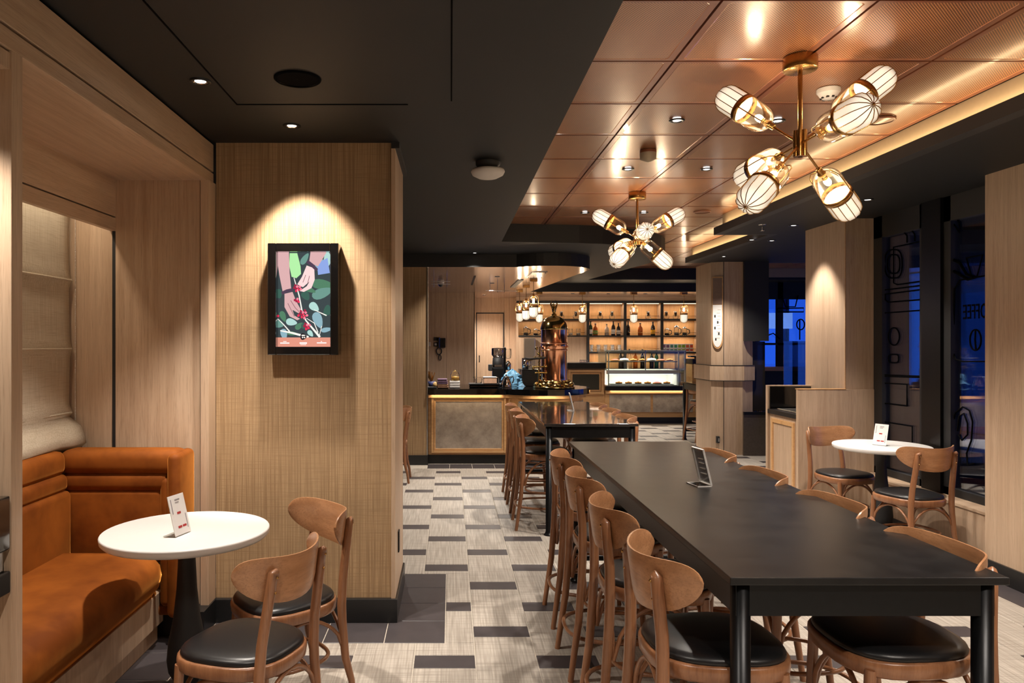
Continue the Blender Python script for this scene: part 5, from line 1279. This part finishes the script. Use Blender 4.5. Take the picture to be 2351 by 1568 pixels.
for a in ((1425, 'dark', .24, 'dark bottle neck behind the pastry case, far left'), (1434, 'dark', .22, 'short dark bottle behind the case, second from left'), (1445, 'clear', .26, 'clear bottle with white cap behind the case'), (1459, 'amber', .24, 'reddish bottle behind the middle of the case'), (1475, 'dark', .25, 'slim bottle right of the case divider'), (1496, 'dark', .22, 'dark squat bottle behind the case'), (1507, 'green', .24, 'dark green bottle behind the case, rightmost')):
    bottle(a[0], 1.0, a[2]+.15, .045, a[1], 'none', a[3], 15.64)
boxo('rear_worktop', (1.42, 15.2, .94), (5.25, 15.86, 1.0), 'stone_black', sh)
def glassware(px, zs, h, r, name, label, handle=True, lid=True, Y=15.68):
    x = PX(px, Y); t = thing(name, (x, Y, zs), label, 'coffee maker' if handle else 'glass', 'glassware on the rear shelving')
    part('beaker', MB().lathe((x, Y, zs), [(.001, .002), (r, .002), (r, h*.8), (r*.96, h*.8)], 18), 'glass', t)
    if handle: part('handle', MB().tube([(x+r, Y, zs+h*.72), (x+r*2.0, Y, zs+h*.6), (x+r*2.0, Y, zs+h*.25), (x+r, Y, zs+h*.12)], .01, 6), 'black', t)
    if lid: part('lid', MB().lathe((x, Y, zs), [(r*1.02, h*.78), (r*1.02, h*.84), (r*.3, h*.92), (.012, h*.93), (.02, h), (.001, h*1.01)], 16), 'chrome', t)
    part('coffee', MB().lathe((x, Y, zs), [(.001, .004), (r*.92, .004), (r*.92, h*.3), (.001, h*.3)], 14), gls['dark'] if handle else gls['pale'], t)
for px, h, l in ((1207, .2, 'french press at the left of the first bay'), (1230, .15, 'small french press next to the copper dome'), (1531, .16, 'small french press at the left of the last bay'), (1553, .22, 'tall french press in the last bay'), (1572, .19, 'french press at the right of the last bay')): glassware(px, SHZ[1], h, .05, 'french_press', l)
for px, h, l in ((1310, .18, 'stacked glass tumblers in the first bay, left'), (1328, .18, 'stacked glass tumblers in the first bay, right')): glassware(px, SHZ[1], h, .045, 'glass_tumbler', l, False, False)
def flask(px, l, zs=None):
    Y = 15.68; x = PX(px, Y); zs = SHZ[0] if zs is None else zs; t = thing('glass_dripper', (x, Y, zs), l, 'coffee maker', 'glassware on the rear shelving')
    part('bulb_flask', MB().lathe((x, Y, zs), [(.001, 0), (.05, .0), (.062, .04), (.05, .085), (.02, .11), (.045, .17)], 18), 'glass', t); part('dark_filter', MB().lathe((x, Y, zs), [(.001, .05), (.025, .06), (.03, .12), (.02, .16), (.001, .16)], 12), gls['dark'], t); part('collar', MB().lathe((x, Y, zs), [(.024, .1), (.03, .105), (.024, .115)], 12), 'brass', t)
for px, l in ((1289, 'glass dripper on the top shelf, first from the left'), (1322, 'glass dripper on the top shelf beside the pendant'), (1378, 'glass dripper on the top shelf of the second bay, left'), (1405, 'glass dripper on the top shelf of the second bay, right'), (1488, 'glass dripper on the top shelf of the third bay'), (1530, 'low glass dish on the top shelf of the last bay'), (1551, 'tall glass server on the top shelf of the last bay')): flask(px, l)
tcol = [(132, 90, 130), (120, 90, 120), (70, 130, 120), (60, 150, 110), (150, 190, 60), (130, 180, 50), (214, 100, 60), (220, 90, 60)]
for k in range(8):
    Y = 15.66; px = 1523+k*9; x = PX(px, Y); t = thing('tea_packet', (x, Y, SHZ[2]), 'white tea packet with %s print, %s along the low shelf' % (('purple', 'purple', 'teal', 'green', 'lime', 'lime', 'orange', 'orange')[k], ('first', 'second', 'third', 'fourth', 'fifth', 'sixth', 'seventh', 'last')[k]), 'packet', 'tea packets on the low shelf')
    part('packet', MB().box((x-.037, Y-.04, SHZ[2]), (x+.037, Y+.04, SHZ[2]+.17), 0, .004), 'white', t); pr_ = pbr('packet_print', srgb(*tcol[k]), .5); part('print_spot', MB().box((x-.03, Y-.043, SHZ[2]+.02), (x+.03, Y-.039, SHZ[2]+.06)), pr_, t); part('print_spot', MB().box((x-.03, Y-.043, SHZ[2]+.09), (x+.03, Y-.039, SHZ[2]+.15)), pr_, t)
for i in range(9):
    px = 1358+i*8; Y = 15.62+.08*(i % 2); x = PX(px, Y); t = thing('stacked_cup', (x, Y, SHZ[2]), 'stack of clear cups on the second bay low shelf, number %s from left' % ('one', 'two', 'three', 'four', 'five', 'six', 'seven', 'eight', 'nine')[i], 'cup', 'stacked cups in the second bay')
    part('cup_stack', MB().lathe((x, Y, SHZ[2]), [(.001, 0), (.03, 0), (.035, .05), (.028, .052), (.036, .1), (.03, .1), (.037, .15)], 12), 'glass' if i % 2 else 'offwhite', t)
# stainless ice machine in first bay
t = thing('water_boiler', (PX(1215, 15.5), 15.5, 1.3), 'steel water boiler standing left of the copper machine at the rear', 'appliance'); part('body', MB().box((PX(1203, 15.45), 15.45, 1.0), (PX(1229, 15.45), 15.57, PZ(776, 15.45)), 0, .01), 'steel', t); part('tap', MB().tube([(PX(1216, 15.4), 15.45, 1.2), (PX(1216, 15.4), 15.38, 1.18), (PX(1216, 15.4), 15.38, 1.12)], .012, 8), 'chrome', t)

# ================================================================ REAR COUNTER AND PASTRY CASE
rc = thing('service_counter', (3.3, 14.3, 0), 'rear oak service counter with black tops and stone panels', 'counter')
YR = 14.2
def R(px0, py0, px1, py1, y0, y1): return ((PX(px0, YR), y0, PZ(py1, YR)), (PX(px1, YR), y1, PZ(py0, YR)))
boxo('high_black_top', *R(1290, 833, 1391, 846, 14.15, 14.75), 'stone_black', rc, .004)
boxo('high_body', *R(1292, 846, 1389, 958, 14.22, 14.7), 'oak_warm', rc)
m = MB(); a, b = R(1304, 849, 1386, 905, 14.18, 14.21); frame_bars(m, a[0], b[0], a[2], b[2], 14.17, 14.22, .05); frame_bars(m, a[0]+.055, b[0]-.055, a[2]+.055, b[2]-.055, 14.19, 14.22, .03); part('panel_moulding', m, 'oak_warm', rc)
boxo('dark_inset', (a[0]+.08, 14.205, a[2]+.08), (b[0]-.08, 14.215, b[2]-.08), pbr('dark_green_panel', srgb(44, 44, 34), .35), rc)
boxo('low_black_top', *R(1389, 886, 1572, 896, 14.12, 15.0), 'stone_black', rc, .004)
boxo('low_body', *R(1389, 896, 1660, 958, 14.2, 15.0), 'oak_warm', rc)
boxo('oak_lip', *R(1389, 896, 1660, 903, 14.15, 14.21), 'oak_warm', rc, .004)
for p0, p1 in ((1399, 1493), (1499, 1590), (1597, 1655)):
    boxo('stone_panel', *R(p0, 906, p1, 946, 14.185, 14.205), 'marble', rc)
boxo('plinth', *R(1292, 958, 1660, 973, 14.23, 15.0), 'skirt', rc)
boxo('high_black_top', *R(1588, 824, 1690, 836, 14.15, 14.7), 'stone_black', rc, .004)
boxo('high_body', *R(1590, 836, 1690, 896, 14.22, 14.7), 'oak_warm', rc)
m = MB(); a, b = R(1606, 845, 1660, 893, 14.18, 14.21); frame_bars(m, a[0], b[0], a[2], b[2], 14.17, 14.22, .045); part('panel_moulding', m, 'oak_x', rc); boxo('dark_inset', (a[0]+.05, 14.205, a[2]+.05), (b[0]-.05, 14.215, b[2]-.05), 'black', rc)
t = thing('till_screen', (PX(1604, 14.3), 14.3, 1.2), 'black tilted till screen at the right end of the pastry case', 'screen'); z0 = PZ(824, YR)
part('stand', MB().box((PX(1600, 14.3)-.03, 14.3, z0), (PX(1600, 14.3)+.03, 14.36, z0+.04)), 'black', t); part('screen', MB().box((PX(1583, 14.3), 14.22, z0+.03), (PX(1621, 14.3), 14.42, z0+.06), 0, .006), 'black', t)
pc_ = thing('pastry_case', (4.0, 14.5, .65), 'lit glass pastry case with two tiers on the rear counter', 'display case')
zt, zm, zm2, zb_ = PZ(804, YR), PZ(850, YR), PZ(856, YR), PZ(886, YR)
xL, xR = PX(1389, YR), PX(1572, YR)
boxo('floor_tray', (xL+.02, 14.16, zb_), (xR-.1, 14.85, zb_+.02), 'white', pc_); boxo('back_wall', (xL+.03, 14.83, zb_), (xR-.1, 14.86, zm), 'white', pc_)
boxo('side_wall', (xR-.15, 14.2, zb_+.02), (xR-.12, 14.83, zm), 'offwhite', pc_)
boxo('middle_beam', (xL+.04, 14.16, zm2-.02), (xR-.12, 14.26, zm), 'offwhite', pc_); boxo('top_beam', (xL, 14.16, zt-.03), (xR, 14.24, zt), 'offwhite', pc_)
boxo('led_tube', (xL+.08, 14.27, zm2-.03), (xR-.2, 14.29, zm2-.018), 'ledwhite', pc_); boxo('led_tube', (xL+.05, 14.245, zt-.03), (xR-.05, 14.26, zt-.018), 'ledwhite', pc_)
area_light('case_light', ((xL+xR)/2, 14.42, zm2-.04), (0, 0, 0), 1.2, .3, 1.3, (1, .95, .86)); area_light('case_light_top', ((xL+xR)/2, 14.4, zt-.05), (0, 0, 0), 1.3, .2, 1.2, (1, .95, .86))
for x_ in (xL, xL+.05, xR-.14, xR-.02): boxo('corner_post', (x_, 14.15, zb_+.0 if x_ != xL else zm), (x_+.02, 14.17, zt), 'offwhite', pc_)
boxo('divider', ((xL+xR)/2-.008, 14.15, zm), ((xL+xR)/2+.008, 14.165, zt), 'steel', pc_)
boxo('front_pane', (xL+.03, 14.13, zb_+.01), (xR-.1, 14.138, zm2), 'glass_case', pc_); boxo('front_pane', (xL, 14.13, zm), (xR, 14.138, zt), 'glass_case', pc_)
boxo('end_pane', (xR, 14.13, zb_+.05), (xR+.006, 14.85, zt), 'glass_case', pc_); boxo('end_pane', (xL-.006, 14.13, zm), (xL, 14.85, zt), 'glass_case', pc_)
zs1 = PZ(831, YR)
boxo('glass_shelf', (xL+.08, 14.2, zs1-.01), (xR-.1, 14.8, zs1), 'glass_case', pc_); boxo('slate_board', (xL+.1, 14.22, zs1), (xR-.14, 14.5, zs1+.012), 'black', pc_); boxo('slate_board', (xL+.12, 14.22, zb_+.02), (xR-.2, 14.5, zb_+.03), 'black', pc_)
bread = pbr('golden_pastry', srgb(222, 150, 76), .6, var=.3, vs=60, bmp=.2); icing = pbr('iced_cake', srgb(236, 226, 214), .5, var=.08); berry = pbr('berry_topping', srgb(170, 60, 40), .4, var=.3, vs=90)
def pastry(px, z, kind, l):
    Y = 14.36; x = PX(px, Y); t = thing('pastry', (x, Y, z), l, 'pastry', 'pastries in the case')
    if kind == 'cake': part('cake', MB().lathe((x, Y, z), [(.001, 0), (.085, 0), (.09, .02), (.075, .05), (.001, .06)], 20), icing, t)
    elif kind == 'tart': part('crust', MB().lathe((x, Y, z), [(.001, 0), (.08, 0), (.09, .025), (.001, .025)], 20), bread, t); part('topping', MB().lathe((x, Y, z), [(.075, .025), (.05, .04), (.001, .045)], 16), berry, t)
    else:
        m = MB()
        for k in range(5): m.sphere((x-.05+.025*k, Y+.008*(k % 2), z+.022+.006*(k == 2)), .026-.003*abs(k-2), 8)
        part('croissant', m, bread, t)
ks = ['roll', 'cake', 'tart', 'roll', 'cake', 'tart', 'roll', 'roll']
for i in range(7): pastry(1412+i*21, zs1+.012, ['tart', 'cake', 'roll', 'roll', 'cake', 'tart', 'roll'][i], '%s on the upper tier, %s from the left' % (('fruit tart', 'iced cake', 'golden roll', 'golden roll', 'iced cake', 'fruit tart', 'golden roll')[i], ('first', 'second', 'third', 'fourth', 'fifth', 'sixth', 'seventh')[i]))
for i in range(6): pastry(1421+i*22, zb_+.03, ['roll', 'roll', 'roll', 'roll', 'tart', 'roll'][i], '%s on the lower tier, %s from the left' % (('golden croissant', 'golden croissant', 'golden croissant', 'golden croissant', 'fruit tart', 'golden croissant')[i], ('first', 'second', 'third', 'fourth', 'fifth', 'sixth')[i]))
t = thing('receipt_printer', (PX(1338, 14.3), 14.3, PZ(833, YR)), 'small steel rack on the black service counter beside the pastry case', 'rack')
m = MB(); z0 = PZ(833, YR)
for k in range(6): m.tube([(PX(1332+k*3.4, 14.3), 14.3, z0), (PX(1332+k*3.4, 14.3), 14.3, z0+.05)], .006, 5)
m.tube([(PX(1331, 14.3), 14.3, z0+.05), (PX(1350, 14.3), 14.3, z0+.05)], .006, 5); m.tube([(PX(1331, 14.3), 14.3, z0+.008), (PX(1350, 14.3), 14.3, z0+.008)], .006, 5); part('wire', m, 'chrome', t)
t.name = 'wire_rack'
